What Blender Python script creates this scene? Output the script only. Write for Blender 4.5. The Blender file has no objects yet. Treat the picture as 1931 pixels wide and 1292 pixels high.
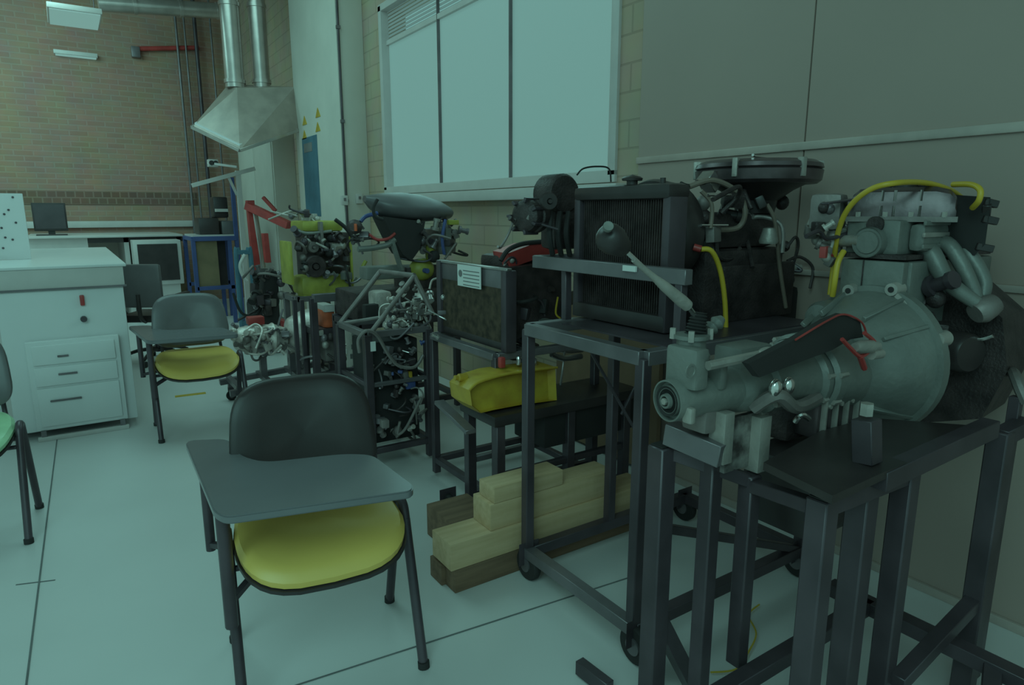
import bpy, bmesh, math, random
from mathutils import Vector, Matrix
R = math.radians
random.seed(7)
col = bpy.context.scene.collection
sc = bpy.context.scene

# ------------------------------------------------------------------ camera, light, exposure
F = 1240.0; W, HH = 1931, 1292
TH = math.atan(246 / F); YAW = R(33.8); CH = 1.5
cd = bpy.data.cameras.new('camera'); cam = bpy.data.objects.new('camera', cd); col.objects.link(cam)
cam.location = (0, 0, CH)
cam.rotation_euler = (R(90) - TH, 0, -YAW)
cd.sensor_width = 36; cd.lens = 36 * F / W; cd.clip_start = 0.05; cd.clip_end = 100
sc.camera = cam

def ray(px, py):
    x = px - 965.5; y = -(py - 646)
    fw = F * math.cos(TH) + y * math.sin(TH); up = y * math.cos(TH) - F * math.sin(TH)
    return Vector((fw * math.sin(YAW) + x * math.cos(YAW), fw * math.cos(YAW) - x * math.sin(YAW), up))
def at(px, py, X=None, Y=None, Z=None):
    """point of the room seen at a pixel of the photograph, on a real plane X, Y or Z"""
    r = ray(px, py)
    t = X / r.x if X is not None else (Y / r.y if Y is not None else (Z - CH) / r.z)
    return Vector((0, 0, CH)) + r * t

sc.view_settings.view_transform = 'Standard'; sc.view_settings.look = 'None'
sc.view_settings.gamma = 1; sc.view_settings.use_curve_mapping = False
sc.view_settings.exposure = 0.0
TEAL = (0.44, 1.0, 0.93)
w = bpy.data.worlds.new('world'); sc.world = w; w.use_nodes = True
w.node_tree.nodes['Background'].inputs[0].default_value = (*TEAL, 1)
w.node_tree.nodes['Background'].inputs[1].default_value = 0.40

def area(name, loc, rot, sx, sy, power, c=TEAL):
    d = bpy.data.lights.new(name, 'AREA'); d.shape = 'RECTANGLE'; d.size = sx; d.size_y = sy
    d.energy = power; d.color = c
    o = bpy.data.objects.new(name, d); col.objects.link(o); o.location = loc; o.rotation_euler = rot
    return o
area('window_daylight', (2.60, 4.6, 2.55), (0, R(90), 0), 1.5, 3.2, 12)
area('unseen_overhead_light', (-1.8, -0.8, 3.6), (R(42), 0, 0), 3.0, 2.4, 70)  # unseen fill from behind the camera, aimed at the bench fronts
area('unseen_overhead_light', (0.2, 6.0, 4.6), (0, 0, 0), 2.4, 3.5, 52)
area('unseen_overhead_light', (-1.5, 9.6, 4.4), (R(30), 0, 0), 3.5, 2.0, 85)  # unseen light added to brighten the back brick wall

# ------------------------------------------------------------------ materials
def mat(name, c, rough=0.5, metal=0.0, vary=0.12, scale=6.0, bump=0.0, bscale=None, c2=None, coat=0.0, spec=0.5):
    m = bpy.data.materials.new(name); m.use_nodes = True
    nt = m.node_tree; b = nt.nodes['Principled BSDF']
    b.inputs['Roughness'].default_value = rough; b.inputs['Metallic'].default_value = metal
    b.inputs['Specular IOR Level'].default_value = spec
    if coat: b.inputs['Coat Weight'].default_value = coat
    tc = nt.nodes.new('ShaderNodeTexCoord')
    n = nt.nodes.new('ShaderNodeTexNoise'); n.inputs['Scale'].default_value = scale; n.inputs['Detail'].default_value = 5
    nt.links.new(tc.outputs['Object'], n.inputs['Vector'])
    r = nt.nodes.new('ShaderNodeValToRGB')
    a = c2 if c2 else tuple(max(0, x * (1 - vary)) for x in c)
    bb = c if c2 else tuple(min(1, x * (1 + vary)) for x in c)
    r.color_ramp.elements[0].position = 0.35; r.color_ramp.elements[1].position = 0.65
    r.color_ramp.elements[0].color = (*a, 1); r.color_ramp.elements[1].color = (*bb, 1)
    nt.links.new(n.outputs['Fac'], r.inputs['Fac']); nt.links.new(r.outputs['Color'], b.inputs['Base Color'])
    if bump:
        n2 = nt.nodes.new('ShaderNodeTexNoise'); n2.inputs['Scale'].default_value = bscale or scale * 8
        nt.links.new(tc.outputs['Object'], n2.inputs['Vector'])
        bp = nt.nodes.new('ShaderNodeBump'); bp.inputs['Strength'].default_value = bump; bp.inputs['Distance'].default_value = 0.01
        nt.links.new(n2.outputs['Fac'], bp.inputs['Height']); nt.links.new(bp.outputs['Normal'], b.inputs['Normal'])
    return m
def brick_mat(name, c1, c2, mortar, bw, bh, axis, rough=0.9, msize=0.012, bump=0.4):
    m = bpy.data.materials.new(name); m.use_nodes = True
    nt = m.node_tree; b = nt.nodes['Principled BSDF']; b.inputs['Roughness'].default_value = rough
    tc = nt.nodes.new('ShaderNodeTexCoord'); sep = nt.nodes.new('ShaderNodeSeparateXYZ'); cmb = nt.nodes.new('ShaderNodeCombineXYZ')
    nt.links.new(tc.outputs['Object'], sep.inputs[0])
    nt.links.new(sep.outputs[axis], cmb.inputs[0]); nt.links.new(sep.outputs[2], cmb.inputs[1])
    t = nt.nodes.new('ShaderNodeTexBrick'); nt.links.new(cmb.outputs[0], t.inputs['Vector'])
    t.inputs['Scale'].default_value = 1; t.inputs['Brick Width'].default_value = bw; t.inputs['Row Height'].default_value = bh
    t.inputs['Mortar Size'].default_value = msize; t.inputs['Color1'].default_value = (*c1, 1); t.inputs['Color2'].default_value = (*c2, 1)
    t.inputs['Mortar'].default_value = (*mortar, 1); t.inputs['Mortar Smooth'].default_value = 0.3
    n = nt.nodes.new('ShaderNodeTexNoise'); n.inputs['Scale'].default_value = 3
    nt.links.new(tc.outputs['Object'], n.inputs['Vector'])
    mx = nt.nodes.new('ShaderNodeMix'); mx.data_type = 'RGBA'; mx.blend_type = 'MULTIPLY'; mx.inputs[0].default_value = 0.35
    nt.links.new(t.outputs['Color'], mx.inputs[6]); nt.links.new(n.outputs['Color'], mx.inputs[7])
    nt.links.new(mx.outputs[2], b.inputs['Base Color'])
    bp = nt.nodes.new('ShaderNodeBump'); bp.inputs['Strength'].default_value = bump; bp.inputs['Distance'].default_value = 0.01; bp.invert = True
    nt.links.new(t.outputs['Fac'], bp.inputs['Height']); nt.links.new(bp.outputs['Normal'], b.inputs['Normal'])
    return m
def emis(name, c, s):
    m = bpy.data.materials.new(name); m.use_nodes = True
    b = m.node_tree.nodes['Principled BSDF']
    b.inputs['Base Color'].default_value = (0.15, 0.15, 0.15, 1); b.inputs['Emission Color'].default_value = (*c, 1)
    b.inputs['Emission Strength'].default_value = s; b.inputs['Roughness'].default_value = 0.6
    return m
def wood_mat(name, c, c2):
    m = mat(name, c, 0.8, 0, c2=c2, scale=4, bump=0.2, bscale=30)
    nt = m.node_tree
    n = [x for x in nt.nodes if x.type == 'TEX_NOISE'][0]; tc = [x for x in nt.nodes if x.type == 'TEX_COORD'][0]
    mp = nt.nodes.new('ShaderNodeMapping'); mp.inputs['Scale'].default_value = (0.6, 8, 8)
    nt.links.new(tc.outputs['Object'], mp.inputs[0]); nt.links.new(mp.outputs[0], n.inputs['Vector'])
    return m
M = dict(
    floor=mat('floor_vinyl', (0.66, 0.63, 0.62), 0.36, vary=0.03, scale=1.3, bump=0.02, bscale=20),
    seam=mat('floor_seam', (0.16, 0.16, 0.16), 0.8),
    brick=brick_mat('red_brick', (0.50, 0.29, 0.215), (0.44, 0.25, 0.185), (0.48, 0.32, 0.25), 0.24, 0.08, 0),
    brickdark=brick_mat('dark_brick', (0.27, 0.15, 0.11), (0.22, 0.12, 0.09), (0.34, 0.22, 0.17), 0.12, 0.10, 0),
    block=brick_mat('painted_block', (0.60, 0.45, 0.34), (0.57, 0.43, 0.32), (0.48, 0.36, 0.27), 0.40, 0.155, 1, msize=0.007, bump=0.4),
    panel=mat('grey_metal_panel', (0.42, 0.31, 0.27), 0.42, 0.0, vary=0.04, scale=0.7),
    paneltrim=mat('panel_trim', (0.52, 0.42, 0.38), 0.35, 0.2),
    plaster=mat('pale_plaster', (0.66, 0.60, 0.54), 0.8, vary=0.05, scale=2),
    ceil=mat('ceiling_paint', (0.35, 0.33, 0.32), 0.9),
    white=mat('white_enamel', (0.76, 0.74, 0.74), 0.28, vary=0.03, scale=2),
    white2=mat('off_white_laminate', (0.62, 0.56, 0.54), 0.35, vary=0.04),
    opening_sheet=emis('frosted_daylight_glass', (0.46, 1.0, 0.90), 0.24),
    blind=emis('lit_blind', (0.44, 0.86, 0.78), 0.15),
    lamp=emis('lamp_diffuser', (0.50, 1.0, 0.90), 0.30),
    steel=mat('dark_painted_steel', (0.085, 0.062, 0.072), 0.38, 0.25, vary=0.25, scale=5),
    steel2=mat('grey_painted_steel', (0.20, 0.17, 0.18), 0.35, 0.4, vary=0.2, scale=5),
    bright=mat('bright_tube', (0.50, 0.46, 0.45), 0.3, 0.8),
    black=mat('black_plastic', (0.045, 0.032, 0.032), 0.38, vary=0.2),
    rubber=mat('black_rubber', (0.03, 0.024, 0.024), 0.75),
    castdark=mat('dark_cast_iron', (0.065, 0.045, 0.045), 0.5, 0.3, vary=0.35, scale=14, bump=0.3),
    cast=mat('dull_cast_aluminium', (0.24, 0.20, 0.19), 0.5, 0.35, vary=0.22, scale=7, bump=0.15),
    castb=mat('bright_cast_aluminium', (0.62, 0.54, 0.50), 0.4, 0.4, vary=0.25, scale=12, bump=0.2),
    castl=mat('pale_cast_aluminium', (0.42, 0.37, 0.34), 0.45, 0.35, vary=0.18, scale=9, bump=0.15),
    castg=mat('grey_green_painted_casting', (0.205, 0.20, 0.185), 0.42, 0.2, vary=0.15, scale=7, bump=0.15),
    chrome=mat('polished_metal', (0.75, 0.70, 0.68), 0.18, 0.95, vary=0.15, scale=12),
    cover=mat('scuffed_valve_cover', (0.13, 0.095, 0.10), 0.3, 0.6, vary=0.35, scale=7, bump=0.03),
    scuffed=mat('scuffed_bare_plate', (0.42, 0.38, 0.36), 0.4, 0.5, c2=(0.09, 0.07, 0.07), scale=22),
    fins=mat('radiator_core', (0.07, 0.045, 0.028), 0.6, 0.2, vary=0.5, scale=25),
    yellow=mat('yellow_upholstery', (0.84, 0.56, 0.14), 0.36, vary=0.05, scale=3),
    yellowp=mat('yellow_paint', (0.62, 0.42, 0.045), 0.45, vary=0.15, scale=9, c2=(0.46, 0.26, 0.03)),
    limep=mat('lime_paint', (0.40, 0.37, 0.07), 0.45, vary=0.15, scale=9),
    red=mat('red_paint', (0.42, 0.05, 0.045), 0.42, vary=0.2),
    orange=mat('orange_paint', (0.60, 0.12, 0.05), 0.45, vary=0.25, scale=12),
    blue=mat('blue_paint', (0.06, 0.085, 0.24), 0.45, vary=0.1),
    olive=mat('olive_board', (0.22, 0.16, 0.09), 0.7),
    greyfab=mat('grey_vinyl', (0.14, 0.125, 0.13), 0.36, vary=0.08),
    blackfab=mat('black_vinyl', (0.035, 0.022, 0.022), 0.42, vary=0.12),
    tablet=mat('dark_laminate', (0.18, 0.17, 0.18), 0.22, vary=0.06, scale=3),
    whiteseat=mat('pale_green_upholstery', (0.45, 0.70, 0.42), 0.4),
    yhose=mat('yellow_hose', (0.62, 0.40, 0.04), 0.4, vary=0.05),
    ghose=mat('grey_hose', (0.22, 0.16, 0.13), 0.45),
    wood=wood_mat('pine_timber', (0.66, 0.45, 0.27), (0.55, 0.36, 0.20)),
    wood2=wood_mat('dark_timber', (0.24, 0.14, 0.085), (0.16, 0.09, 0.055)),
    card=mat('brown_cardboard', (0.26, 0.16, 0.10), 0.9),
    paper=mat('white_paper', (0.72, 0.70, 0.68), 0.8, vary=0.02),
    ink=mat('printed_ink', (0.20, 0.18, 0.18), 0.8),
    poster=mat('blue_poster', (0.07, 0.16, 0.22), 0.6),
    screen=mat('dark_screen', (0.07, 0.055, 0.06), 0.25),
    galv=mat('galvanised_duct', (0.55, 0.48, 0.45), 0.3, 0.7, vary=0.1),
    hood=mat('hood_sheet', (0.40, 0.32, 0.28), 0.4, 0.2),
)

# ------------------------------------------------------------------ mesh helpers
def frame(d, up=Vector((0, 0, 1))):
    d = Vector(d).normalized()
    if abs(d.dot(up)) > 0.97: up = Vector((1, 0, 0))
    s = d.cross(up).normalized(); u = s.cross(d).normalized()
    return s, u, d
class MB:
    def __init__(s): s.bm = bmesh.new()
    def box(s, c, size, rz=0, bev=0.0, rx=0, ry=0):
        t = bmesh.new(); bmesh.ops.create_cube(t, size=1)
        bmesh.ops.scale(t, vec=size, verts=t.verts)
        if bev: bmesh.ops.bevel(t, geom=t.edges[:], offset=min(bev, min(size) * 0.45), segments=2, profile=0.6, affect='EDGES')
        bmesh.ops.transform(t, matrix=Matrix.Translation(Vector(c)) @ Matrix.Rotation(rz, 4, 'Z') @ Matrix.Rotation(ry, 4, 'Y') @ Matrix.Rotation(rx, 4, 'X'), verts=t.verts)
        s.merge(t); return s
    def mm(s, a, b, bev=0.0):
        a, b = Vector(a), Vector(b)
        return s.box((a + b) / 2, [max(abs(x), 1e-4) for x in (b - a)], bev=bev)
    def merge(s, t):
        me = bpy.data.meshes.new('tmp'); t.to_mesh(me); t.free(); s.bm.from_mesh(me); bpy.data.meshes.remove(me)
    def bar(s, p, q, wd, h=None, up=Vector((0, 0, 1)), bev=0.002):
        p, q = Vector(p), Vector(q); h = h or wd
        sd, u, d = frame(q - p, up); L = (q - p).length
        t = bmesh.new(); bmesh.ops.create_cube(t, size=1); bmesh.ops.scale(t, vec=(wd, h, L), verts=t.verts)
        if bev: bmesh.ops.bevel(t, geom=t.edges[:], offset=min(bev, wd * .3, h * .3), segments=1, affect='EDGES')
        m = Matrix((sd, u, d)).transposed().to_4x4(); m.translation = (p + q) / 2
        bmesh.ops.transform(t, matrix=m, verts=t.verts); s.merge(t); return s
    def ring_loft(s, rings, cap=True, closed=False):
        bm = s.bm; vs = [[bm.verts.new(p) for p in r] for r in rings]; n = len(vs[0])
        seq = list(zip(vs, vs[1:])) + ([(vs[-1], vs[0])] if closed else [])
        for a, b in seq:
            for i in range(n):
                try: bm.faces.new((a[i], a[(i + 1) % n], b[(i + 1) % n], b[i]))
                except ValueError: pass
        if cap and not closed:
            for r in (vs[0][::-1], vs[-1]):
                try: bm.faces.new(r)
                except ValueError: pass
        return s
    def tube(s, pts, r, n=8, smooth=True, closed=False):
        pts = [Vector(p) for p in pts]
        if smooth and len(pts) > 2:
            out = []; N = len(pts)
            for i in range(N if closed else N - 1):
                p0 = pts[(i - 1) % N] if (closed or i > 0) else pts[0]; p1 = pts[i]; p2 = pts[(i + 1) % N]
                p3 = pts[(i + 2) % N] if (closed or i + 2 < N) else pts[-1]
                for k in range(6):
                    t = k / 6
                    out.append(0.5 * ((2 * p1) + (p2 - p0) * t + (2 * p0 - 5 * p1 + 4 * p2 - p3) * t * t + (3 * p1 - p0 - 3 * p2 + p3) * t ** 3))
            if not closed: out.append(pts[-1])
            pts = out
        rings = []; u = None; N = len(pts)
        for i, p in enumerate(pts):
            d = (pts[(i + 1) % N] - pts[i - 1]) if (closed or 0 < i < N - 1) else (pts[1] - pts[0] if i == 0 else pts[-1] - pts[-2])
            if d.length < 1e-7: d = Vector((0, 0, 1))
            d.normalize()
            if u is None: _, u, _ = frame(d)
            u = (u - d * u.dot(d))
            if u.length < 1e-5: _, u, _ = frame(d)
            u.normalize(); v = d.cross(u)
            rr = r[i] if isinstance(r, list) and len(r) == N else (r if not isinstance(r, list) else r[0] + (r[-1] - r[0]) * i / max(1, N - 1))
            rings.append([p + (u * math.cos(2 * math.pi * k / n) + v * math.sin(2 * math.pi * k / n)) * rr for k in range(n)])
        return s.ring_loft(rings, closed=closed)
    def cyl(s, p, q, r, r2=None, n=20):
        return s.lathe(p, q, [(0, r), (1, r if r2 is None else r2)], n, rel=True)
    def lathe(s, p, q, prof, n=24, rel=False, sy=1.0):
        """profile (distance along p->q, radius)"""
        p, q = Vector(p), Vector(q); sd, u, d = frame(q - p); L = (q - p).length if rel else 1
        rings = [[p + d * (h * L) + (sd * math.cos(2 * math.pi * k / n) + u * math.sin(2 * math.pi * k / n) * sy) * max(r, 1e-4) for k in range(n)] for h, r in prof]
        return s.ring_loft(rings)
    def prism(s, poly, off):
        off = Vector(off); a = [Vector(p) for p in poly]
        return s.ring_loft([a, [p + off for p in a]])
    def ball(s, c, r, sz=(1, 1, 1), n=12):
        t = bmesh.new(); bmesh.ops.create_uvsphere(t, u_segments=n * 2, v_segments=n, radius=r)
        bmesh.ops.scale(t, vec=sz, verts=t.verts); bmesh.ops.translate(t, vec=Vector(c), verts=t.verts); s.merge(t); return s
    def slab(s, poly, z0, z1, bev=0.0):
        t = bmesh.new(); vs = [t.verts.new((x, y, z0)) for x, y in poly]; f = t.faces.new(vs)
        r = bmesh.ops.extrude_face_region(t, geom=[f]); bmesh.ops.translate(t, vec=(0, 0, z1 - z0), verts=[v for v in r['geom'] if isinstance(v, bmesh.types.BMVert)])
        if bev: bmesh.ops.bevel(t, geom=[e for e in t.edges if abs(e.verts[0].co.z - e.verts[1].co.z) < 1e-5], offset=bev, segments=2, affect='EDGES')
        s.merge(t); return s
    def build(s, name, m, parent=None, smooth=True):
        bmesh.ops.recalc_face_normals(s.bm, faces=s.bm.faces)
        o0 = Vector((0, 0, 0)); p = parent
        while p is not None: o0 += p.location; p = p.parent
        if parent is None:
            xs = [v.co for v in s.bm.verts]
            o0 = Vector(((min(v.x for v in xs) + max(v.x for v in xs)) / 2, (min(v.y for v in xs) + max(v.y for v in xs)) / 2, min(v.z for v in xs)))
        bmesh.ops.translate(s.bm, vec=-o0, verts=s.bm.verts)
        me = bpy.data.meshes.new(name); s.bm.to_mesh(me); s.bm.free()
        me.materials.append(M[m] if isinstance(m, str) else m)
        if smooth:
            for f in me.polygons: f.use_smooth = True
            me.set_sharp_from_angle(angle=R(38))
        o = bpy.data.objects.new(name, me); col.objects.link(o)
        if parent is None: o.location = o0
        else: o.parent = parent
        return o
def tag(o, label, cat, group=None):
    o['label'] = label; o['category'] = cat
    if group: o['group'] = group
    return o
def thing(name, loc, label, cat, group=None):
    o = bpy.data.objects.new(name, None); o.empty_display_size = 0.1; col.objects.link(o); o.location = loc
    return tag(o, label, cat, group)
def struct(o): o['kind'] = 'structure'; return o
def stuff(o): o['kind'] = 'stuff'; return o
def copy_tree(o, parent=None):
    c = o.copy(); col.objects.link(c); c.parent = parent
    for ch in [x for x in col.objects if x.parent == o]: copy_tree(ch, c)
    return c
def V(*a): return Vector(a)

# ------------------------------------------------------------------ the room
WX = 2.75; BY = 12.4; CZ = 5.6
struct(MB().mm((-6, -3, -0.1), (WX + 0.3, BY + 0.3, 0)).build('floor', 'floor', smooth=False))
struct(MB().mm((-6, -3, CZ), (WX + 0.3, BY + 0.3, CZ + 0.1)).build('ceiling', 'ceil', smooth=False))
bk = struct(MB().mm((-6, BY, 0), (WX + 0.3, BY + 0.2, CZ)).build('wall_back', 'brick', smooth=False))
# right wall with window opening
wy0, wy1, wz0, wz1 = 3.04, 6.36, 1.735, 3.40
mb = MB()
mb.mm((WX, -3, 0), (WX + 0.25, wy0, CZ)); mb.mm((WX, wy1, 0), (WX + 0.25, BY, CZ))
mb.mm((WX, wy0, 0), (WX + 0.25, wy1, wz0)); mb.mm((WX, wy0, wz1), (WX + 0.25, wy1, CZ))
struct(mb.build('wall_right', 'block', smooth=False))
# metal panel cladding nearest the camera
mb = MB()
ys = [2.79, 1.77, 0.55, -0.6, -1.8, -3.0]; zs = [0.03, 1.245, 1.79, 3.0, 4.2, CZ]
for a, b in zip(ys, ys[1:]):
    for c, d in zip(zs, zs[1:]):
        mb.mm((WX - 0.03, b + 0.003, c + 0.004), (WX, a - 0.003, d - 0.004), bev=0.004)
pn = struct(mb.build('wall_cladding', 'panel', smooth=False))
mb = MB()
mb.mm((WX - 0.045, -3, 1.765), (WX - 0.02, 2.79, 1.80), bev=0.004); mb.mm((WX - 0.045, -3, 1.225), (WX - 0.02, 2.79, 1.25), bev=0.004)
struct(mb.build('trim_1', 'paneltrim'))
struct(MB().mm((WX - 0.045, -3, 0.0), (WX - 0.02, 2.79, 0.035), bev=0.003).build('baseboard_right', 'paneltrim'))
# dark decorative brick band and white rail on back wall
struct(MB().mm((-2.5, BY - 0.02, 1.62), (1.9, BY, 1.82)).build('trim_2', 'brickdark', smooth=False))
struct(MB().mm((-2.5, BY - 0.05, 1.26), (1.95, BY, 1.36), bev=0.005).build('trim_3', 'white2'))
# window
wn = MB()
wn.mm((WX - 0.02, wy0 - 0.05, wz1 - .012), (WX + 0.06, wy1 + 0.05, wz1 + 0.05), bev=.004)
wn.mm((WX - 0.02, wy1 - .015, wz0 - 0.02), (WX + 0.06, wy1 + 0.05, wz1 + 0.04), bev=.004)
wn.mm((WX - 0.02, wy0 - 0.05, wz0 - 0.02), (WX + 0.06, wy0 + .015, wz1 + 0.04), bev=.004)
wn.mm((WX - 0.02, wy0 - 0.05, wz0 - 0.06), (WX + 0.06, wy1 + 0.05, wz0 + .012), bev=.004)
wf = struct(wn.build('window_1', 'white2'))
m1 = at(958, 200, X=WX + .02).y; m2 = at(825, 200, X=WX + .02).y
tz = at(721, 84, X=WX + .02).z
MB().mm((WX + 0.03, m1 - .006, wz0), (WX + 0.055, m1 + .006, wz1)).build('window_mullion', 'steel2', wf)
MB().mm((WX + 0.03, m2 - .006, wz0), (WX + 0.055, m2 + .006, wz1)).build('window_mullion', 'steel2', wf)
MB().mm((WX + 0.03, wy0, tz - .02), (WX + 0.06, wy1, tz + .02)).build('window_transom', 'white2', wf)
for a, b in ((wy0, m1), (m1, m2), (m2, wy1)):
    MB().mm((WX + 0.06, a, wz0), (WX + 0.07, b, tz)).build('window_pane', 'opening_sheet', wf)
    q = MB()
    z = tz + 0.02
    while z < wz1: q.box((WX + 0.06, (a + b) / 2, z + .012), (0.004, b - a, 0.03), ry=R(25)); z += 0.032
    q.build('window_blind', 'blind', wf)
struct(MB().mm((WX - 0.10, wy0 - 0.15, wz0 - 0.15), (WX, wy1 + 0.12, wz0 - 0.07), bev=0.01).build('window_sill', 'white2'))
# pillar
px0 = at(640, 200, Y=6.85).x
py1 = at(555, 200, X=px0).y
struct(MB().mm((px0, 6.85, 0), (WX, py1, CZ), bev=0.01).build('pillar', 'plaster'))
cp = thing('conduit', (px0 - .02, 6.83, 0.9), 'thin dark vertical conduit running down the corner of the pale pillar', 'conduit')
MB().cyl((px0 + .02, 6.835, 1.35), (px0 + .02, 6.835, CZ), 0.012).build('pipe', 'steel', cp)
for z in (1.6, 2.4, 3.3): MB().mm((px0 + .0, 6.82, z), (px0 + .04, 6.85, z + .03)).build('clip', 'steel2', cp)
for (a, b) in ((648, 378), (676, 375)):
    c = at(a, b, Y=6.85)
    s = thing('wall_socket', (c.x, 6.84, c.z), 'small pale switch box on the near face of the pillar, ' + ('by the corner conduit' if a == 648 else 'closer to the window'), 'socket')
    MB().box((c.x, 6.83, c.z), (0.07, 0.04, 0.10), bev=.005).build('box', 'white2', s)
    MB().box((c.x, 6.808, c.z + .01), (0.025, 0.008, 0.03)).build('rocker', 'steel2', s)
# poster and warning stickers on the side of the pillar that looks into the room
def xquad(name, px, py, qx, qy, X, m, label, cat, th=.006, group=None):
    a = at(px, py, X=X); b = at(qx, qy, X=X)
    return tag(MB().mm((X - th, b.y, b.z), (X, a.y, a.z)).build(name, m), label, cat, group)
p = xquad('poster', 570, 262, 606, 408, px0, 'poster', 'tall dark blue poster on the pale pillar beside the extraction hood', 'poster')
a = at(574, 272, X=px0); b = at(590, 285, X=px0)
MB().mm((px0 - .009, b.y, b.z), (px0 - .006, a.y, a.z)).build('poster_print', 'ink', p)
for i, (x, y) in enumerate(((572, 222), (597, 207))):
    for j in (0, 1):
        c = at(x + 2, y + j * 27 + 5, X=px0 - .004); s_ = 0.10
        t = MB().prism([(px0, c.y - s_ / 1.2, c.z - s_ / 2), (px0, c.y + s_ / 1.2, c.z - s_ / 2), (px0, c.y, c.z + s_ / 2)], (-0.006, 0, 0)).build('warning_sticker', 'yellowp')
        tag(t, 'yellow triangular warning sticker on the pillar, %s of the %s pair above the blue poster' % (('upper', 'lower')[j], ('left', 'right')[i]), 'sticker', 'warning stickers on the pillar')
# pale cabinet on right wall behind the pillar
c0 = at(483, 245, X=WX); c1 = at(563, 405, X=WX)
t = thing('wall_cabinet', (WX - .15, (c0.y + c1.y) / 2, 0.6), 'large pale metal cupboard against the far wall under the extraction hood', 'cabinet')
MB().mm((WX - .30, c1.y, 0.02), (WX, c0.y, c0.z - .15), bev=.01).build('body', 'plaster', t)
MB().mm((WX - .315, c1.y + .03, .08), (WX - .30, (c0.y + c1.y) / 2 - .01, c0.z - .2), bev=.004).build('door', 'plaster', t)
MB().mm((WX - .315, (c0.y + c1.y) / 2 + .01, .08), (WX - .30, c0.y - .03, c0.z - .2), bev=.004).build('door', 'plaster', t)

# floor seams and marks
q = MB()
q.bar((-.27, 2.2, .0015), (-.20, 5.2, .0015), 0.006, .003, bev=0)
struct(q.build('trim_4', 'seam', smooth=False))
q = MB(); a = at(520, 1305, Z=.0015); b = at(1215, 1080, Z=.0015); q.bar(a, b, 0.005, .003, bev=0)
struct(q.build('trim_5', 'seam', smooth=False))
a = at(30, 1103, Z=.001); b = at(104, 1094, Z=.001)
tag(MB().bar(a, b, .006, .002, bev=0).build('scuff_mark', 'seam', smooth=False), 'short dark scuff across the long floor seam at lower left', 'scuff')
a = at(330, 748, Z=.001); b = at(388, 741, Z=.001)
tag(MB().bar(a, b, .06, .002, bev=0).build('tape_mark', 'yellowp', smooth=False), 'faded yellow tape mark on the floor behind the nearest chair', 'tape')
a = at(1722, 1090, Z=.012); b = at(1750, 1100, Z=.012)
tag(MB().tube([a, (a + b) / 2 + V(0, .01, .01), b], .010).build('tape_scrap', 'yellowp'), 'crumpled scrap of yellow tape on the floor by the skirting', 'tape')

# ------------------------------------------------------------------ ceiling lamps, ducts, hood
for i, (y, pxa, pxb, ya, yb) in enumerate(((9, 90, 192, 22, 52), (11.3, 102, 184, 106, 122))):
    zz = 3.72 if i == 0 else 3.78
    A = at(pxa, ya, Z=zz); B = at(pxb, yb, Z=zz)
    c = V((at(pxa, (ya + yb) / 2, Z=zz).x + at(pxb, (ya + yb) / 2, Z=zz).x) / 2, (A.y + B.y) / 2, zz)
    wx = abs(at(pxb, (ya + yb) / 2, Z=zz).x - at(pxa, (ya + yb) / 2, Z=zz).x); wy = abs(at(140, yb, Z=zz).y - at(140, ya, Z=zz).y)
    t = thing('ceiling_lamp', c, 'white hanging light panel, the %s of the two by the brick wall' % ('nearer and higher' if i == 0 else 'farther dimmer one'), 'lamp', 'hanging light panels')
    MB().mm(c + V(-wx / 2, -wy / 2, 0.01), c + V(wx / 2, wy / 2, .07), bev=.01).build('housing', 'white2', t)
    MB().mm(c + V(-wx / 2 + .02, -wy / 2 + .02, -.004), c + V(wx / 2 - .02, wy / 2 - .02, .012)).build('diffuser', 'lamp', t)
    for sx in (-1, 1): MB().cyl(c + V(sx * wx * .4, 0, .07), V(c.x + sx * wx * .4, c.y, CZ), .006, n=6).build('hanger', 'steel', t)
# silver duct along the top
a = at(185, 6, Y=10.5); b = at(430, 22, Y=10.5)
t = thing('horizontal_duct', a, 'shiny horizontal round duct high on the brick wall at the top left', 'duct')
MB().cyl(a, b, .10).build('pipe', 'galv', t)
for k in (.25, .6, .9):
    c = a.lerp(b, k); MB().cyl(c, c + (b - a).normalized() * .04, .11).build('joint', 'galv', t)
# red pipe on the wall
a = at(255, 92, Y=BY - .06); b = at(375, 90, Y=BY - .06)
t = thing('red_pipe', a, 'thin red pipe running across the upper brick wall', 'pipe')
MB().cyl(a, b, .035).build('pipe', 'red', t)
MB().box(a + V(0, 0, -.05), (.12, .1, .16), bev=.01).build('valve', 'steel2', t)
# vertical pipes near wall corner
for i, (px, r) in enumerate(((362, .02), (377, .015), (396, .03), (424, .015))):
    Y = BY - .1; a = at(px, 380, Y=Y); b = at(px - 9, 20, Y=Y)
    t = thing('wall_pipe', (a.x, Y, 1), 'slim vertical pipe on the brick wall, %s from the left of four' % ('first', 'second', 'third', 'fourth')[i], 'pipe', 'vertical pipes by the hood')
    MB().cyl((a.x, Y, 0.9), (a.x, Y, CZ), r).build('pipe', 'steel2' if i != 2 else 'steel', t)
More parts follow.
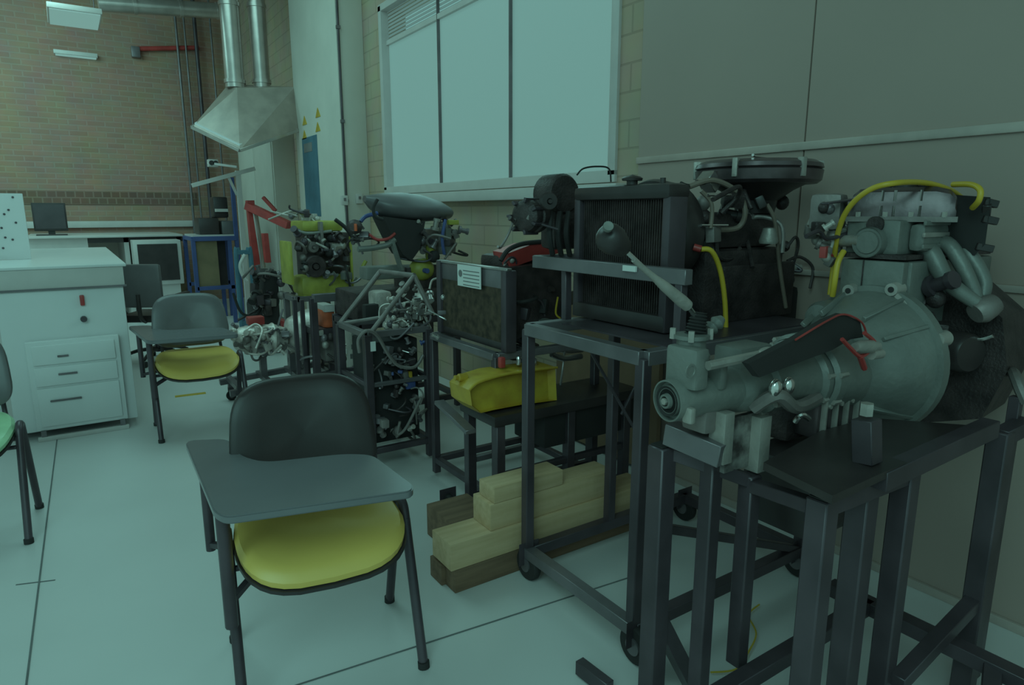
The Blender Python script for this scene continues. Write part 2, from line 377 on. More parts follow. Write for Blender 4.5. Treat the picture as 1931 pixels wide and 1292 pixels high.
# extraction hood
Yh = 8.6
def hp(px, py, Y): return at(px, py, Y=Y)
hd = thing('extraction_hood', hp(460, 220, 8.8), 'pale sheet metal extraction hood hanging over the far corner', 'hood')
bot = [hp(364, 238, 8.9), hp(455, 284, 8.4), hp(560, 246, 7.9), hp(440, 196, 8.5)]
top = [hp(426, 172, 8.9), hp(470, 176, 8.5), hp(555, 168, 8.0), hp(432, 158, 8.9)]
bot = [hp(362, 240, 8.7), hp(452, 284, 8.0), hp(562, 246, 8.3), hp(436, 196, 9.3)]
top = [hp(430, 160, 8.9), hp(447, 166, 8.5), hp(556, 164, 8.4), hp(470, 160, 9.2)]
q = MB(); bm = q.bm
vb = [bm.verts.new(p) for p in bot]; vt = [bm.verts.new(p) for p in top]
for i in range(4): bm.faces.new((vb[i], vb[(i + 1) % 4], vt[(i + 1) % 4], vt[i]))
bm.faces.new(vt)
o = q.build('canopy', 'hood', hd, smooth=False); sm = o.modifiers.new('t', 'SOLIDIFY'); sm.thickness = .02
inn = [p.lerp(sum(bot, V(0, 0, 0)) / 4, .06) + V(0, 0, .03) for p in bot]
q = MB(); q.prism(inn, (0, 0, .02)); q.build('lit_underside', 'white', hd, smooth=False)  # white panel puts the hood's lit underside into its colour
q = MB()
for i in range(4): q.bar(bot[i], bot[(i + 1) % 4], .035)
q.build('rim', 'galv', hd)
for i, (px, r) in enumerate(((444, .11), (494, .10))):
    b = hp(px, 166, 8.7)
    t = thing('vertical_duct', b, 'round galvanised duct rising from the hood, the %s one' % ('left' if i == 0 else 'right'), 'duct', 'ducts above the hood')
    MB().cyl(b, V(b.x, b.y, CZ), r).build('pipe', 'galv', t)
    for dz in (.05, .9, 1.8): MB().cyl(b + V(0, 0, dz), b + V(0, 0, dz + .04), r + .012).build('joint', 'galv', t)

# ------------------------------------------------------------------ writing-tablet chairs
def rounded(poly, r, n=4):
    out = []; N = len(poly)
    for i in range(N):
        p = Vector(poly[i]); a = Vector(poly[i - 1]) - p; b = Vector(poly[(i + 1) % N]) - p
        d = min(r, a.length * .45, b.length * .45); A = p + a.normalized() * d; B = p + b.normalized() * d
        for k in range(n + 1):
            t = k / n; out.append(tuple(A * (1 - t) ** 2 + p * 2 * t * (1 - t) + B * t * t))
    return out
def make_chair(label, seat_m, back_m, tablet=True):
    t = thing('tablet_chair' if tablet else 'side_chair', (0, 0, 0), label, 'chair')
    # seat cushion: lofted rounded slab, waterfall front
    N = 36; rings = []
    def outline(s, z, dz=0):
        r = []
        for k in range(N):
            a = 2 * math.pi * k / N; ca, sa = math.cos(a), math.sin(a)
            x = .262 * math.copysign(abs(ca) ** .55, ca); y = -.015 + .25 * math.copysign(abs(sa) ** .6, sa)
            x *= (1 - .10 * max(0, y) / .24); x *= s; y *= s; zz = z + .035 * (max(0, y) / .24) - .050 * max(0, (-y - .08) / .17) ** 1.6 + .012 * (abs(x) / .23) ** 2
            r.append(V(x, y, zz + dz))
        return [p + V(0, 0, .03) for p in r]
    rings = [outline(.02, .475), outline(.5, .476), outline(.85, .477), outline(.95, .472), outline(1.0, .455), outline(.99, .436), outline(.9, .430), outline(.02, .43)]
    q = MB(); q.ring_loft(rings); q.build('seat', seat_m, t)
    q = MB(); q.ring_loft([outline(.9, .428), outline(1.012, .432), outline(1.015, .422), outline(.9, .416), outline(.02, .416)]); q.build('seat_shell', 'black', t)
    # backrest: curved pad, rounded rectangle
    def bring(s, off):
        r = []
        for k in range(48):
            a = 2 * math.pi * k / 48; ca, sa = math.cos(a), math.sin(a)
            x = .245 * math.copysign(abs(ca) ** .5, ca) * s; z = .185 * math.copysign(abs(sa) ** .55, sa) * s
            x *= 1 - .07 * z / .185
            r.append(V(x, .245 - .05 * (abs(x) / .25) ** 2 + .10 * (z / .37) + off, .74 + z))
        return r
    q = MB(); q.ring_loft([bring(.02, -.038), bring(.6, -.036), bring(.9, -.03), bring(.98, -.016), bring(1, 0), bring(.985, .014), bring(.9, .018), bring(.02, .018)])
    q.build('backrest', back_m, t)
    for s in (-1, 1):
        x = .28 * s
        MB().tube([(x, -.225, 0), (x, -.12, .30), (x, -.062, .465)], .0165, 10).build('leg', 'steel', t)
        MB().tube([(x, .20, 0), (x, .10, .30), (x, .045, .465)], .0165, 10).build('leg', 'steel', t)
        MB().tube([(x, -.062, .46), (x, -.045, .50), (x, -.01, .515), (x, .028, .50), (x, .045, .46)], .0165, 10).build('frame_loop', 'steel', t)
        MB().tube([(x * .78, .18, .44), (x * .70, .235, .50), (x * .66, .265, .66), (x * .62, .29, .74)], .011, 8).build('back_upright', 'steel', t)
        for y in (-.225, .20): MB().cyl((x, y, 0), (x * 1.0, y * .99, .022), .020, n=12).build('foot_cap', 'rubber', t)
    MB().tube([(-.27, -.07, .42), (.27, -.07, .42)], .010, 8).build('crossbar', 'steel', t)
    MB().tube([(-.27, .07, .42), (.27, .07, .42)], .010, 8).build('crossbar', 'steel', t)
    if tablet:
        poly = [(-.384, .40), (-.24, .352), (-.212, .15), (-.15, .055), (.10, .02), (.185, -.03), (.232, -.33), (.215, -.372), (-.285, -.318), (-.31, -.265)]
        poly = rounded(poly, .05, 5)
        q = MB(); q.slab(poly[::-1], .680, .704, bev=.004); q.build('writing_tablet', 'tablet', t)
        MB().tube([(-.29, -.20, .68), (-.29, -.185, .30)], .019, 10).build('tablet_post', 'steel', t)
        MB().tube([(-.33, .22, .68), (-.33, .21, .36)], .016, 10).build('tablet_post', 'steel', t)
        MB().bar((-.29, -.19, .38), (-.20, -.07, .40), .02).build('tablet_bracket', 'steel', t)
        MB().bar((-.33, .21, .38), (-.26, .07, .42), .02).build('tablet_bracket', 'steel', t)
    return t
ch = make_chair('nearest black framed chair with mustard yellow seat and dark writing tablet', 'yellow', 'blackfab')
ch.location = (.595, 2.05, 0); ch.rotation_euler.z = R(-8)
c2 = make_chair('farther grey backed chair with yellow seat and tablet, beside the white drawer cabinet', 'yellow', 'greyfab')
c2.location = (.665, 4.95, 0); c2.rotation_euler.z = R(-2)
c3 = make_chair('grey backed chair with pale green seat, cut off by the left edge of the photo', 'whiteseat', 'greyfab', False)
c3.location = (-.56, 3.81, 0); c3.rotation_euler.z = R(-4)

# ------------------------------------------------------------------ office chair
def office_chair(c, rz, label):
    t = thing('office_chair', (0, 0, 0), label, 'chair')
    for k in range(5):
        a = k * 2 * math.pi / 5 + .3; d = V(math.cos(a), math.sin(a), 0)
        MB().tube([d * .03 + V(0, 0, .13), d * .18 + V(0, 0, .12), d * .31 + V(0, 0, .075)], [.022, .02, .015]).build('base_arm', 'black', t)
        p = d * .31
        e = MB().cyl(p + V(-d.y, d.x, 0) * .022 + V(0, 0, .03), p - V(-d.y, d.x, 0) * .022 + V(0, 0, .03), .03, n=14).build('caster', 'rubber', t)
    MB().cyl((0, 0, .10), (0, 0, .42), .028).build('gas_column', 'steel', t)
    MB().box((0, 0, .47), (.48, .46, .08), bev=.035).build('seat', 'blackfab', t)
    MB().tube([(0, .2, .44), (0, .29, .50), (0, .30, .72)], .02).build('back_upright', 'black', t)
    MB().box((0, .27, .80), (.44, .06, .42), bev=.028).build('backrest', 'greyfab', t)
    for s in (-1, 1):
        a = MB().tube([(s * .22, 0, .46), (s * .29, .0, .52), (s * .29, .02, .68)], .014).build('arm_support', 'black', t)
        MB().box((s * .29, 0, .69), (.055, .26, .03), bev=.012).build('armrest', 'black', t)
    t.location = c; t.rotation_euler.z = rz
    return t
office_chair((.66, 7.5, 0), R(150), 'black five star office chair on casters, partly hidden behind the farther yellow seated chair')

# ------------------------------------------------------------------ white bench with drawer cabinet
CY = 5.24
zt = at(230, 497, Y=CY).z; zb = at(236, 540, Y=CY).z; xr = at(236, 540, Y=CY).x
bn = thing('workbench', (-.5, CY + .4, 0), 'large white workbench with thick grey-white top at the left edge', 'workbench')
yb = at(195, 466, Z=zt).y
MB().mm((-3.0, CY, zt - .02), (xr + .02, yb, zt), bev=.006).build('bench_top', 'white', bn)
MB().mm((-3.0, CY + .01, zb + .01), (xr, yb - .03, zt - .02), bev=.004).build('apron', 'white2', bn)
MB().mm((-3.0, CY + .005, zb), (xr + .01, CY + .03, zb + .012)).build('lower_trim', 'steel2', bn)
MB().mm((-.42, CY + .03, .05), (xr - .01, yb - .05, zb), bev=.01).build('side_cabinet', 'white', bn)
MB().mm((-3.0, CY + .10, .05), (-.47, yb - .05, zb), bev=.01).build('side_cabinet', 'white', bn)
for (x, y) in ((-.44, CY + .06), (-.44, yb - .1)): MB().mm((x - .02, y - .02, 0), (x + .02, y + .02, zb)).build('leg', 'white2', bn)
dc = thing('drawer_cabinet', (-.05, CY - .1, 0), 'white drawer cabinet with three thin dark handles standing under the workbench', 'cabinet')
x0 = at(72, 825, Y=CY - .02).x; x1 = at(243, 800, Y=CY - .02).x
ztp = at(120, 640, Y=CY - .02).z
MB().mm((x0, CY - .03, .07), (x1, CY + .02, ztp), bev=.006).build('body', 'white', dc)
MB().mm((x0, CY - .05, .0), (x1, CY - .02, .03), bev=.004).build('skid', 'white2', dc)
MB().mm((x0 + .02, CY - .045, .03), (x0 + .05, CY - .02, .07)).build('foot', 'steel2', dc)
MB().mm((x1 - .05, CY - .045, .03), (x1 - .02, CY - .02, .07)).build('foot', 'steel2', dc)
hs = [(108, 672, 129), (110, 706, 146), (95, 757, 155)]
zz = [ztp - .02, at(100, 690, Y=CY - .05).z, at(100, 730, Y=CY - .05).z, .09]
for i in range(3):
    d = MB().mm((x0 + .03, CY - .045, zz[i + 1] + .008), (x1 - .03, CY - .03, zz[i] - .008), bev=.004).build('drawer', 'white', dc)
    a = at(hs[i][0], hs[i][1], Y=CY - .05); b = at(hs[i][2], hs[i][1] - 3, Y=CY - .05)
    MB().bar((a.x, CY - .053, a.z), (b.x, CY - .053, a.z), .012).build('handle', 'steel2', d)
# small red block and dark disc on the cabinet face
a = at(155, 567, Y=CY + .0)
tag(MB().mm((a.x - .013, CY + .005, a.z - .035), (a.x + .013, CY + .035, a.z + .035), bev=.006).build('red_block', 'red'), 'small red block on the white workbench side above the drawers', 'switch')
a = at(158, 602, Y=CY)
tag(MB().cyl((a.x, CY - .01, a.z), (a.x, CY + .03, a.z), .02, n=10).build('dark_disc', 'steel'), 'small dark round disc on the workbench side below the red block', 'knob')
# pegboard
a = at(45, 365, Y=6.1); zb0 = zt + .0
pg = thing('hole_panel', (a.x - .5, 6.1, zt), 'white panel with scattered dark holes standing on the workbench at the left edge', 'panel')
# keep it on the bench top
yy = min(6.1, yb - .06); a = at(42, 365, Y=yy)
MB().mm((a.x - 1.2, yy, zt), (a.x, yy + .03, a.z), bev=.004).build('sheet', 'white', pg)
for (px, py) in ((16, 396), (8, 404), (24, 372), (3, 430), (24, 452), (10, 448), (6, 468), (30, 420)):
    c = at(px, py, Y=yy)
    if c.z > zt + .02: MB().cyl((c.x, yy - .004, c.z), (c.x, yy + .002, c.z), .008, n=10).build('hole', 'steel', pg)
MB().mm((a.x - 1.2, yy, zt), (a.x - .1, yy + .12, zt + .03)).build('foot', 'white2', pg)

# ------------------------------------------------------------------ far desk and what stands around it
DY = 10.7
dz = at(95, 446, Y=DY).z
a = at(48, 446, Y=DY); b = at(345, 446, Y=DY)
dk = thing('far_desk', ((a.x + b.x) / 2, DY + .3, 0), 'long pale desk against the brick wall with a dark knee space', 'desk')
MB().mm((a.x, DY, dz - .03), (b.x, BY - .1, dz), bev=.005).build('desk_top', 'white2', dk)
c = at(165, 452, Y=DY)
MB().mm((a.x, DY + .05, dz - .20), (c.x, DY + .08, dz - .03)).build('front_panel', 'white2', dk)
MB().mm((c.x, DY + .06, dz - .10), (b.x, DY + .09, dz - .03)).build('dark_rail', 'black', dk)
MB().mm((a.x, DY + .1, 0), (a.x + .05, BY - .15, dz - .03)).build('side_panel', 'white2', dk)
MB().mm((a.x + .05, BY - .2, 0), (b.x - .05, BY - .15, dz - .03)).build('back_panel', 'plaster', dk)
for px in (246, 345):
    x = at(px, 480, Y=DY).x; MB().mm((x - .06, DY + .06, 0), (x, BY - .15, dz - .03)).build('side_panel', 'white2' if px < 300 else 'olive', dk)
a = at(60, 400, Y=DY + .5); b = at(130, 441, Y=DY + .5)
mo = thing('computer_monitor', ((a.x + b.x) / 2, DY + .5, dz), 'black widescreen computer monitor on the far desk in front of the brick wall', 'monitor')
zc = dz + .06
MB().mm((a.x, DY + .48, zc), (b.x, DY + .52, zc + .38), bev=.008).build('housing', 'black', mo)
MB().mm((a.x + .02, DY + .474, zc + .03), (b.x - .02, DY + .482, zc + .36)).build('screen', 'screen', mo)
MB().mm(((a.x + b.x) / 2 - .04, DY + .50, dz + .01), ((a.x + b.x) / 2 + .04, DY + .54, zc + .1)).build('neck', 'black', mo)
MB().mm(((a.x + b.x) / 2 - .18, DY + .40, dz), ((a.x + b.x) / 2 + .18, DY + .60, dz + .015), bev=.004).build('base', 'black', mo)
# open cabinet in pale frame, its shaded interior painted as a black sheet
Y = 10.2; a = at(258, 461, Y=Y); b = at(340, 527, Y=Y)
ocab = thing('open_cabinet', ((a.x + b.x) / 2, Y, 0), 'open pale framed cabinet with its shaded interior painted black, standing under the far desk', 'screen')
MB().mm((a.x - .05, Y, max(0, b.z - .06)), (b.x + .05, Y + .35, a.z + .05), bev=.01).build('frame', 'white2', ocab)
MB().mm((a.x, Y - .01, b.z), (b.x, Y + .01, a.z)).build('opening_sheet', 'black', ocab)  # flat black sheet stands in for the shade inside the cabinet
MB().mm((a.x, Y + .03, 0), (b.x, Y + .33, max(.03, b.z - .06))).build('plinth', 'white2', ocab)
# blue rack
Y = 9.6
def bpt(px, py, yy=Y): return at(px, py, Y=yy)
rk = thing('blue_rack', bpt(400, 500), 'bright blue tubular steel rack with an olive board, carrying dark equipment', 'rack')
x0, x1, x2, x3 = bpt(352, 500).x, bpt(368, 500).x, bpt(436, 500).x, bpt(450, 500).x
ztp = bpt(400, 450).z; zlow = max(.05, bpt(400, 543).z)
for x in (x1, x2, x3):
    MB().bar((x, Y, 0), (x, Y, ztp if x < x3 else bpt(450, 335).z), .05).build('upright', 'blue', rk)
    MB().bar((x, Y + .7, 0), (x, Y + .7, ztp), .05).build('upright', 'blue', rk)
for yy2 in (Y, Y + .7):
    MB().bar((x1, yy2, ztp), (x3, yy2, ztp), .06).build('rail', 'blue', rk)
    MB().bar((x1, yy2, zlow), (x3, yy2, zlow), .05).build('rail', 'blue', rk)
for x in (x1, x3): MB().bar((x, Y, ztp), (x, Y + .7, ztp), .05).build('rail', 'blue', rk)
MB().mm((x1 + .03, Y + .02, zlow), (bpt(413, 500).x, Y + .04, ztp - .03)).build('board', 'olive', rk)
MB().mm((x1, Y, ztp + .02), (x3, Y + .7, ztp + .05)).build('shelf', 'white2', rk)
MB().mm((bpt(413, 500).x, Y + .3, zlow), (x2, Y + .34, ztp - .03)).build('dark_panel', 'black', rk)
zs_ = ztp + .05
a = bpt(372, 420, Y + .2); b = bpt(412, 440, Y + .2)
e1 = thing('dark_equipment', (a.x, Y + .3, zs_), 'squat black device on top of the blue rack, left of the grey box', 'equipment')
MB().mm((a.x, Y + .1, zs_), (b.x, Y + .5, zs_ + .22), bev=.02).build('body', 'black', e1)
MB().mm((bpt(402, 400, Y + .2).x, Y + .15, zs_ + .22), (bpt(430, 400, Y + .2).x, Y + .4, zs_ + .5), bev=.03).build('head', 'black', e1)
MB().mm((bpt(404, 400, Y + .2).x, Y + .05, zs_ + .30), (bpt(426, 400, Y + .2).x, Y + .15, zs_ + .34)).build('pale_bar', 'white2', e1)
a = bpt(415, 420, Y + .2); b = bpt(444, 440, Y + .2)
tag(MB().mm((a.x, Y + .1, zs_), (b.x, Y + .5, zs_ + .18), bev=.02).build('grey_box', 'greyfab'), 'dark grey box on the right end of the blue rack top', 'box')
# pale awning shelf with brace over the rack
a = at(362, 350, Y=9.2); b = at(480, 318, Y=9.2)
sh = thing('tilted_shelf', a, 'long pale tilted arm with a slanted brace above the blue rack', 'bracket')
MB().bar(a, b, .07, .05).build('arm', 'white2', sh)
MB().bar(at(430, 332, Y=9.2), at(447, 368, Y=9.2), .03).build('brace', 'white2', sh)
a2 = at(448, 322, Y=9.2)
MB().bar(a2, V(a2.x, 9.2, .0), .06).build('post', 'white2', sh)
# small speaker-like box under the hood
a = at(392, 300, Y=9.4); b = at(412, 315, Y=9.4)
t = thing('twin_socket_box', a, 'small white box with two dark round holes below the extraction hood', 'box')
MB().mm((a.x, 9.38, b.z), (b.x, 9.5, a.z), bev=.01).build('housing', 'white2', t)
for k in (.3, .72): MB().cyl((a.x + (b.x - a.x) * k, 9.37, (a.z + b.z) / 2), (a.x + (b.x - a.x) * k, 9.39, (a.z + b.z) / 2), .03).build('hole', 'black', t)
MB().bar((a.x, 9.44, (a.z + b.z) / 2), (a2.x, 9.2, (a.z + b.z) / 2 - .05), .03).build('mounting_arm', 'white2', t)
# red workshop crane
Y = 8.8
def rp(px, py, yy=Y): return at(px, py, Y=yy)
cr = thing('engine_crane', rp(490, 560), 'red engine crane with slanted pale ram behind the lime green engine', 'crane')
z0 = .12
MB().bar(V(rp(489, 560).x, Y, .1), rp(471, 378), .09).build('mast', 'red', cr)
MB().bar(rp(466, 388), rp(545, 425, 8.3), .09).build('boom', 'red', cr)
MB().bar(rp(496, 372, 8.7), rp(520, 398, 8.6), .04).build('boom_stay', 'red', cr)
MB().cyl(rp(478, 400), rp(494, 505), .05).build('ram', 'galv', cr)
MB().bar(rp(499, 440, 8.6), rp(505, 495, 8.6), .11, .06).build('red_plate', 'red', cr)
MB().bar(V(rp(480, 560).x, Y, .1), V(rp(480, 560).x, Y - 1.0, .1), .08).build('leg', 'red', cr)
MB().bar(V(rp(520, 560).x, Y, .1), V(rp(530, 560).x, Y - 1.0, .1), .08).build('leg', 'red', cr)
MB().bar(V(rp(480, 560).x, Y, .1), V(rp(520, 560).x, Y, .1), .08).build('crossbar', 'red', cr)
for x, y in ((480, Y), (520, Y), (480, Y - 1), (528, Y - 1)):
    xx = rp(x, 560).x; MB().cyl((xx - .03, y, .05), (xx + .03, y, .05), .05, n=12).build('wheel', 'rubber', cr)
# pale blue trolley frame and pump at its foot
Y = 8.2
t = thing('tube_frame', rp(458, 520, Y), 'low pale blue tubular frame with a bent white hose next to the red crane', 'frame')
xa, xb = rp(447, 500, Y).x, rp(474, 500, Y).x; zt2 = rp(450, 476, Y).z
for x in (xa, xb): MB().tube([(x, Y, 0), (x, Y, zt2 - .03), (x + (.03 if x == xa else -.03), Y, zt2)], .028).build('upright', 'poster', t)
MB().bar((xa, Y, zt2), (xb, Y, zt2), .05).build('crossbar', 'poster', t)
MB().bar((xa, Y, .2), (xb, Y, .2), .05).build('crossbar', 'poster', t)
MB().tube([rp(462, 480, Y - .1), rp(453, 500, Y - .1), rp(458, 520, Y - .1), rp(466, 530, Y - .1)], .02).build('hose', 'white2', t)

# ------------------------------------------------------------------ helpers for machinery
def caster(c, r, parent, axis='Y', wd=.035):
    x, y = c; d = V(0, 1, 0) if axis == 'Y' else V(1, 0, 0)
    p = V(x, y, r)
    t = MB().lathe(p - d * wd / 2, p + d * wd / 2, [(0, r * .55), (0, r * .92), (wd * .2, r), (wd * .8, r), (wd, r * .92), (wd, r * .55)], 24).build('caster', 'rubber', parent)
    MB().cyl(p - d * (wd / 2 + .006), p + d * (wd / 2 + .006), r * .45, n=16).build('hub', 'steel2', t)
    MB().mm(p - d * (wd / 2 + .012) + V(-.02, -.0, 0), p + d * (wd / 2 + .012) + V(.02, .0, r + .03)).build('fork', 'steel', t)
def clutter(parent, x0, y0, x1, y1, Y, dep, n, mats, s=.03, seed=1):
    """small fittings, pipes, bolts and brackets on an engine between two photo corners, at real depth"""
    rnd = random.Random(seed)
    for i in range(n):
        px, py = rnd.uniform(x0, x1), rnd.uniform(y0, y1); yy = Y + rnd.uniform(0, dep)
        p = at(px, py, Y=yy); m = rnd.choice(mats); k = rnd.random()
        d = V(rnd.uniform(-1, 1), rnd.uniform(-1, .3), rnd.uniform(-1, 1)).normalized(); r = s * rnd.uniform(.3, .7)
        if k < .35:
            MB().lathe(p, p + d, [(0, r * .5), (0, r), (r * .6, r), (r * .6, r * .6), (r * 2, r * .6), (r * 2, r * .8), (r * 2.5, r * .8)], 12).build('fitting', m, parent)
        elif k < .6:
            e = V(rnd.uniform(-1, 1), rnd.uniform(-1, 1), rnd.uniform(-1, .4)).normalized()
            MB().tube([p, p + d * s * 1.6, p + d * s * 2 + e * s * 1.7, p + e * s * 4.0], s * .17, 8).build('small_pipe', m, parent)
        elif k < .82:
            MB().box(p, (s * rnd.uniform(.8, 1.8), s * rnd.uniform(.6, 1.2), s * rnd.uniform(.6, 1.5)), rnd.uniform(0, 3), bev=s * .12, rx=rnd.uniform(-.5, .5)).build('bracket', m, parent)
        else:
            MB().ball(p, s * .55, (1, 1, 1.1), 8).build('cap', m, parent)
def vleg(name, px, py, z, wd, m, parent, z0=0.0):
    p = at(px, py, Z=z); MB().bar((p.x, p.y, z0), p, wd, up=V(0, 1, 0), bev=.004).build(name, m, parent); return p
def pulley(c, r, d, parent, m='castdark', name='pulley', wd=.03):
    d = V(*d).normalized(); c = V(*c)
    MB().lathe(c, c + d, [(0, r * .3), (0, r * .9), (wd * .15, r), (wd * .4, r * .82), (wd * .6, r * .82), (wd * .85, r), (wd, r * .9), (wd, r * .35), (wd * .5, r * .3), (wd * 1.3, r * .25), (wd * 1.3, 0.001)], 28).build(name, m, parent)

# ------------------------------------------------------------------ stand of the nearest engine (right foreground)
sa = thing('engine_stand', (1.75, .95, 0), 'front black square tube engine stand with many upright legs, under the grey-green gearbox engine', 'stand')
L1 = vleg('leg', 1249, 840, .87, .058, 'steel', sa)
L2 = vleg('leg', 1343, 866, .85, .045, 'steel', sa)
L3 = vleg('leg', 1415, 894, .80, .045, 'steel', sa, .22)
L4 = vleg('leg', 1552, 938, .84, .055, 'steel', sa)
L5 = vleg('leg', 1627, 930, .80, .058, 'steel', sa)
L6 = vleg('leg', 1711, 877, .86, .052, 'steel', sa)
L7 = vleg('leg', 1888, 812, .88, .055, 'steel', sa)
for p in (L1, L4):
    MB().mm(p + V(-.022, -.022, .001), p + V(.022, .022, .004)).build('open_tube_end', 'rubber', sa)
za = .22
b0 = at(1325, 1292, Z=za); b1 = at(1597, 1121, Z=za)
MB().bar(V(L1.x, b0.y - .05, za), V(b1.x, b0.y - .05, za), .045).build('base_bar', 'steel', sa)
b2 = at(1618, 1132, Z=za); b3 = at(1931, 1278, Z=za)
MB().bar(V(b2.x, b2.y + .1, za), V(b2.x, b3.y - .25, za), .055, .045).build('base_bar', 'steel', sa)
MB().bar(V(L6.x, L7.y, za + .03), V(L7.x, L7.y, za + .12), .04).build('base_bar', 'steel', sa)
MB().bar(V(L6.x + .02, L7.y - .22, .08), V(b2.x, L7.y - .1, za), .045).build('base_bar', 'steel', sa)
MB().bar(V(L1.x, L1.y, .36), at(1310, 1300, Z=.02), .045).build('diagonal_brace', 'steel', sa)
MB().bar(at(1262, 815, Z=.91), at(1366, 858, Z=.89), .055, .06).build('top_bar', 'steel2', sa)
MB().bar(at(1655, 905, Z=.87), at(1868, 806, Z=.90), .045, .05).build('top_bar', 'steel', sa)
MB().bar(L4 + V(0, 0, -.02), L6 + V(0, 0, -.02), .045).build('top_bar', 'steel', sa)
MB().bar(L7 + V(0, 0, -.02), at(1935, 800, Z=.88), .045).build('top_bar', 'steel', sa)
MB().bar(L4 + V(0, .02, -.03), L3 + V(0, 0, -.03), .035).build('top_bar', 'steel', sa)
MB().bar(L1 + V(.02, 0, -.02), L2 + V(0, 0, -.02), .035).build('top_bar', 'steel', sa)
MB().bar(L2 + V(0, 0, -.02), L3 + V(0, 0, -.02), .035).build('top_bar', 'steel', sa)
poly = [at(x, y, Z=.90) for x, y in ((1440, 872), (1548, 812), (1640, 788), (1885, 806), (1668, 890), (1570, 935))]
MB().prism(poly, (0, 0, -.02)).build('tray', 'black', sa, smooth=False)
pc = at(1635, 872, Z=.90)
MB().bar(pc, at(1634, 790, X=pc.x), .05).build('support_post', 'steel', sa)
c = at(1633, 783, X=pc.x); MB().cyl(c, c + V(0, 0, .03), .016, n=6).build('top_nut', 'castl', sa)
# scuffed mount plates under the gearbox tail
for (xa, ya, xb, yb) in ((1357, 778, 1370, 868), (1424, 786, 1438, 882)):
    a = at(xa, ya, Y=1.04); b = at(xb, yb, Y=1.04)
    MB().mm((a.x, 1.02, b.z), (b.x - .004, 1.07, a.z), bev=.002).build('mount_plate', 'castl', sa)
a = at(1366, 790, Y=1.06); b = at(1430, 868, Y=1.06)
MB().mm((a.x, 1.05, b.z), (b.x, 1.065, a.z)).build('scuffed_plate', 'scuffed', sa)
# dark ribbed sump block hanging in the stand
sp = MB(); a = at(1520, 880, Y=.95); b = at(1640, 958, Y=.95)
MB().mm((a.x, .92, b.z), (b.x, 1.15, a.z), bev=.02).build('sump_block', 'black', sa)
for k in range(4):
    MB().tube([at(1528 + 2 * k, 872 + k * 9, Y=.91), at(1585, 884 + k * 9, Y=.905), at(1640, 905 + k * 9, Y=.91)], .005, 6).build('rib', 'steel2', sa)

# ------------------------------------------------------------------ the nearest engine with gearbox and gear lever
ea = thing('car_engine', (2.0, 1.1, .92), 'grey-green aluminium engine with bell housing, long gearbox and gear lever, nearest on the right', 'engine')
Y0 = 1.10
f = at(1260, 756, Y=Y0)
X = V(1, 0, 0); ax = V(.97, -.10, .02).normalized()
MB().lathe(f, f + ax, [(0, .001), (0, .013), (-.012, .013), (-.012, .018), (.006, .021), (.006, .029), (-.003, .031), (-.003, .038), (.006, .040), (.012, .040), (.012, .047), (-.004, .049), (-.004, .053), (.03, .055), (.07, .053), (.20, .056), (.26, .066)], 36).build('output_housing', 'castg', ea)
MB().lathe(f - ax * .002, f + ax, [(0, .030), (-.004, .038), (0, .038)], 36).build('oil_seal', 'rubber', ea)
MB().cyl(f - ax * .016, f, .009, n=6).build('centre_bolt', 'castl', ea)
# shifter turret
def bx(name, x0, y0, x1, y1, Y, dep, m, bev=.01, par=None):
    a = at(x0, y0, Y=Y); b = at(x1, y1, Y=Y); a.x = min(at(x0, y0, Y=Y + dep).x, a.x + .6 * (b.x - a.x))
    return MB().mm((a.x, Y, b.z), (b.x, Y + dep, a.z), bev=bev).build(name, m, par)
bx('turret', 1274, 668, 1336, 735, 1.03, .10, 'castg', .012, ea)
c = at(1302, 700, Y=1.028); MB().lathe(c, c + V(0, -1, 0), [(0, .018), (.003, .018), (.003, .013), (.001, .012)], 20).build('cast_ring', 'castg', ea)
bx('side_boss', 1340, 690, 1372, 735, 1.03, .06, 'castg', .01, ea)
c = at(1302, 672, Y=1.10); MB().lathe(c - V(0, 0, .005), c + V(0, 0, 1), [(0, .046), (.012, .048), (.014, .038), (.05, .036), (.052, .045), (.062, .045), (.064, .03)], 28).build('turret_neck', 'castg', ea)
for dx, dy in ((-.035, -.03), (.035, -.03), (.035, .03), (-.035, .03)):
    MB().cyl(c + V(dx, dy, .045), c + V(dx, dy, .072), .008, n=6).build('bolt', 'castl', ea)
t0 = at(1310, 640, Y=1.10); prof = []
for k in range(9): prof += [(.006 * k * 1.35, .026 - .0012 * k), (.006 * k * 1.35 + .004, .032 - .0015 * k)]
MB().lathe(t0, t0 + V(.15, -.02, 1).normalized(), prof, 24).build('ribbed_boot', 'rubber', ea)
c = at(1337, 622, Y=1.10); MB().lathe(c, c + V(.8, -.1, .5), [(0, .012), (.01, .02), (.02, .012), (.03, .02), (.05, .01)], 16).build('boot_clamp', 'castg', ea)
l0 = at(1314, 600, Y=1.10); l1 = at(1298, 578, Y=1.095); l2 = at(1232, 522, Y=1.09); l3 = at(1170, 464, Y=1.085); kn = at(1138, 440, Y=1.08)
gl = MB().tube([l0, l1], .006).build('gear_lever', 'chrome', ea)
MB().lathe(l1, l2, [(0, .006), (.004, .0145), (.03, .0155), ((l2 - l1).length * .7, .0125), ((l2 - l1).length, .008), ((l2 - l1).length + (l3 - l2).length * .6, .006)], 18).build('lever_shaft', 'castl', gl)
MB().tube([l2, l3], .0055).build('lever_rod', 'chrome', gl)
d = (kn - l3).normalized()
MB().lathe(l3 - d * .022, kn, [(0, .010), (.01, .021), (.028, .027), (.048, .033), (.066, .033), (.078, .027), (.085, .015), (.087, .001)], 24).build('gear_knob', 'black', gl)
kt = l3 + d * .058
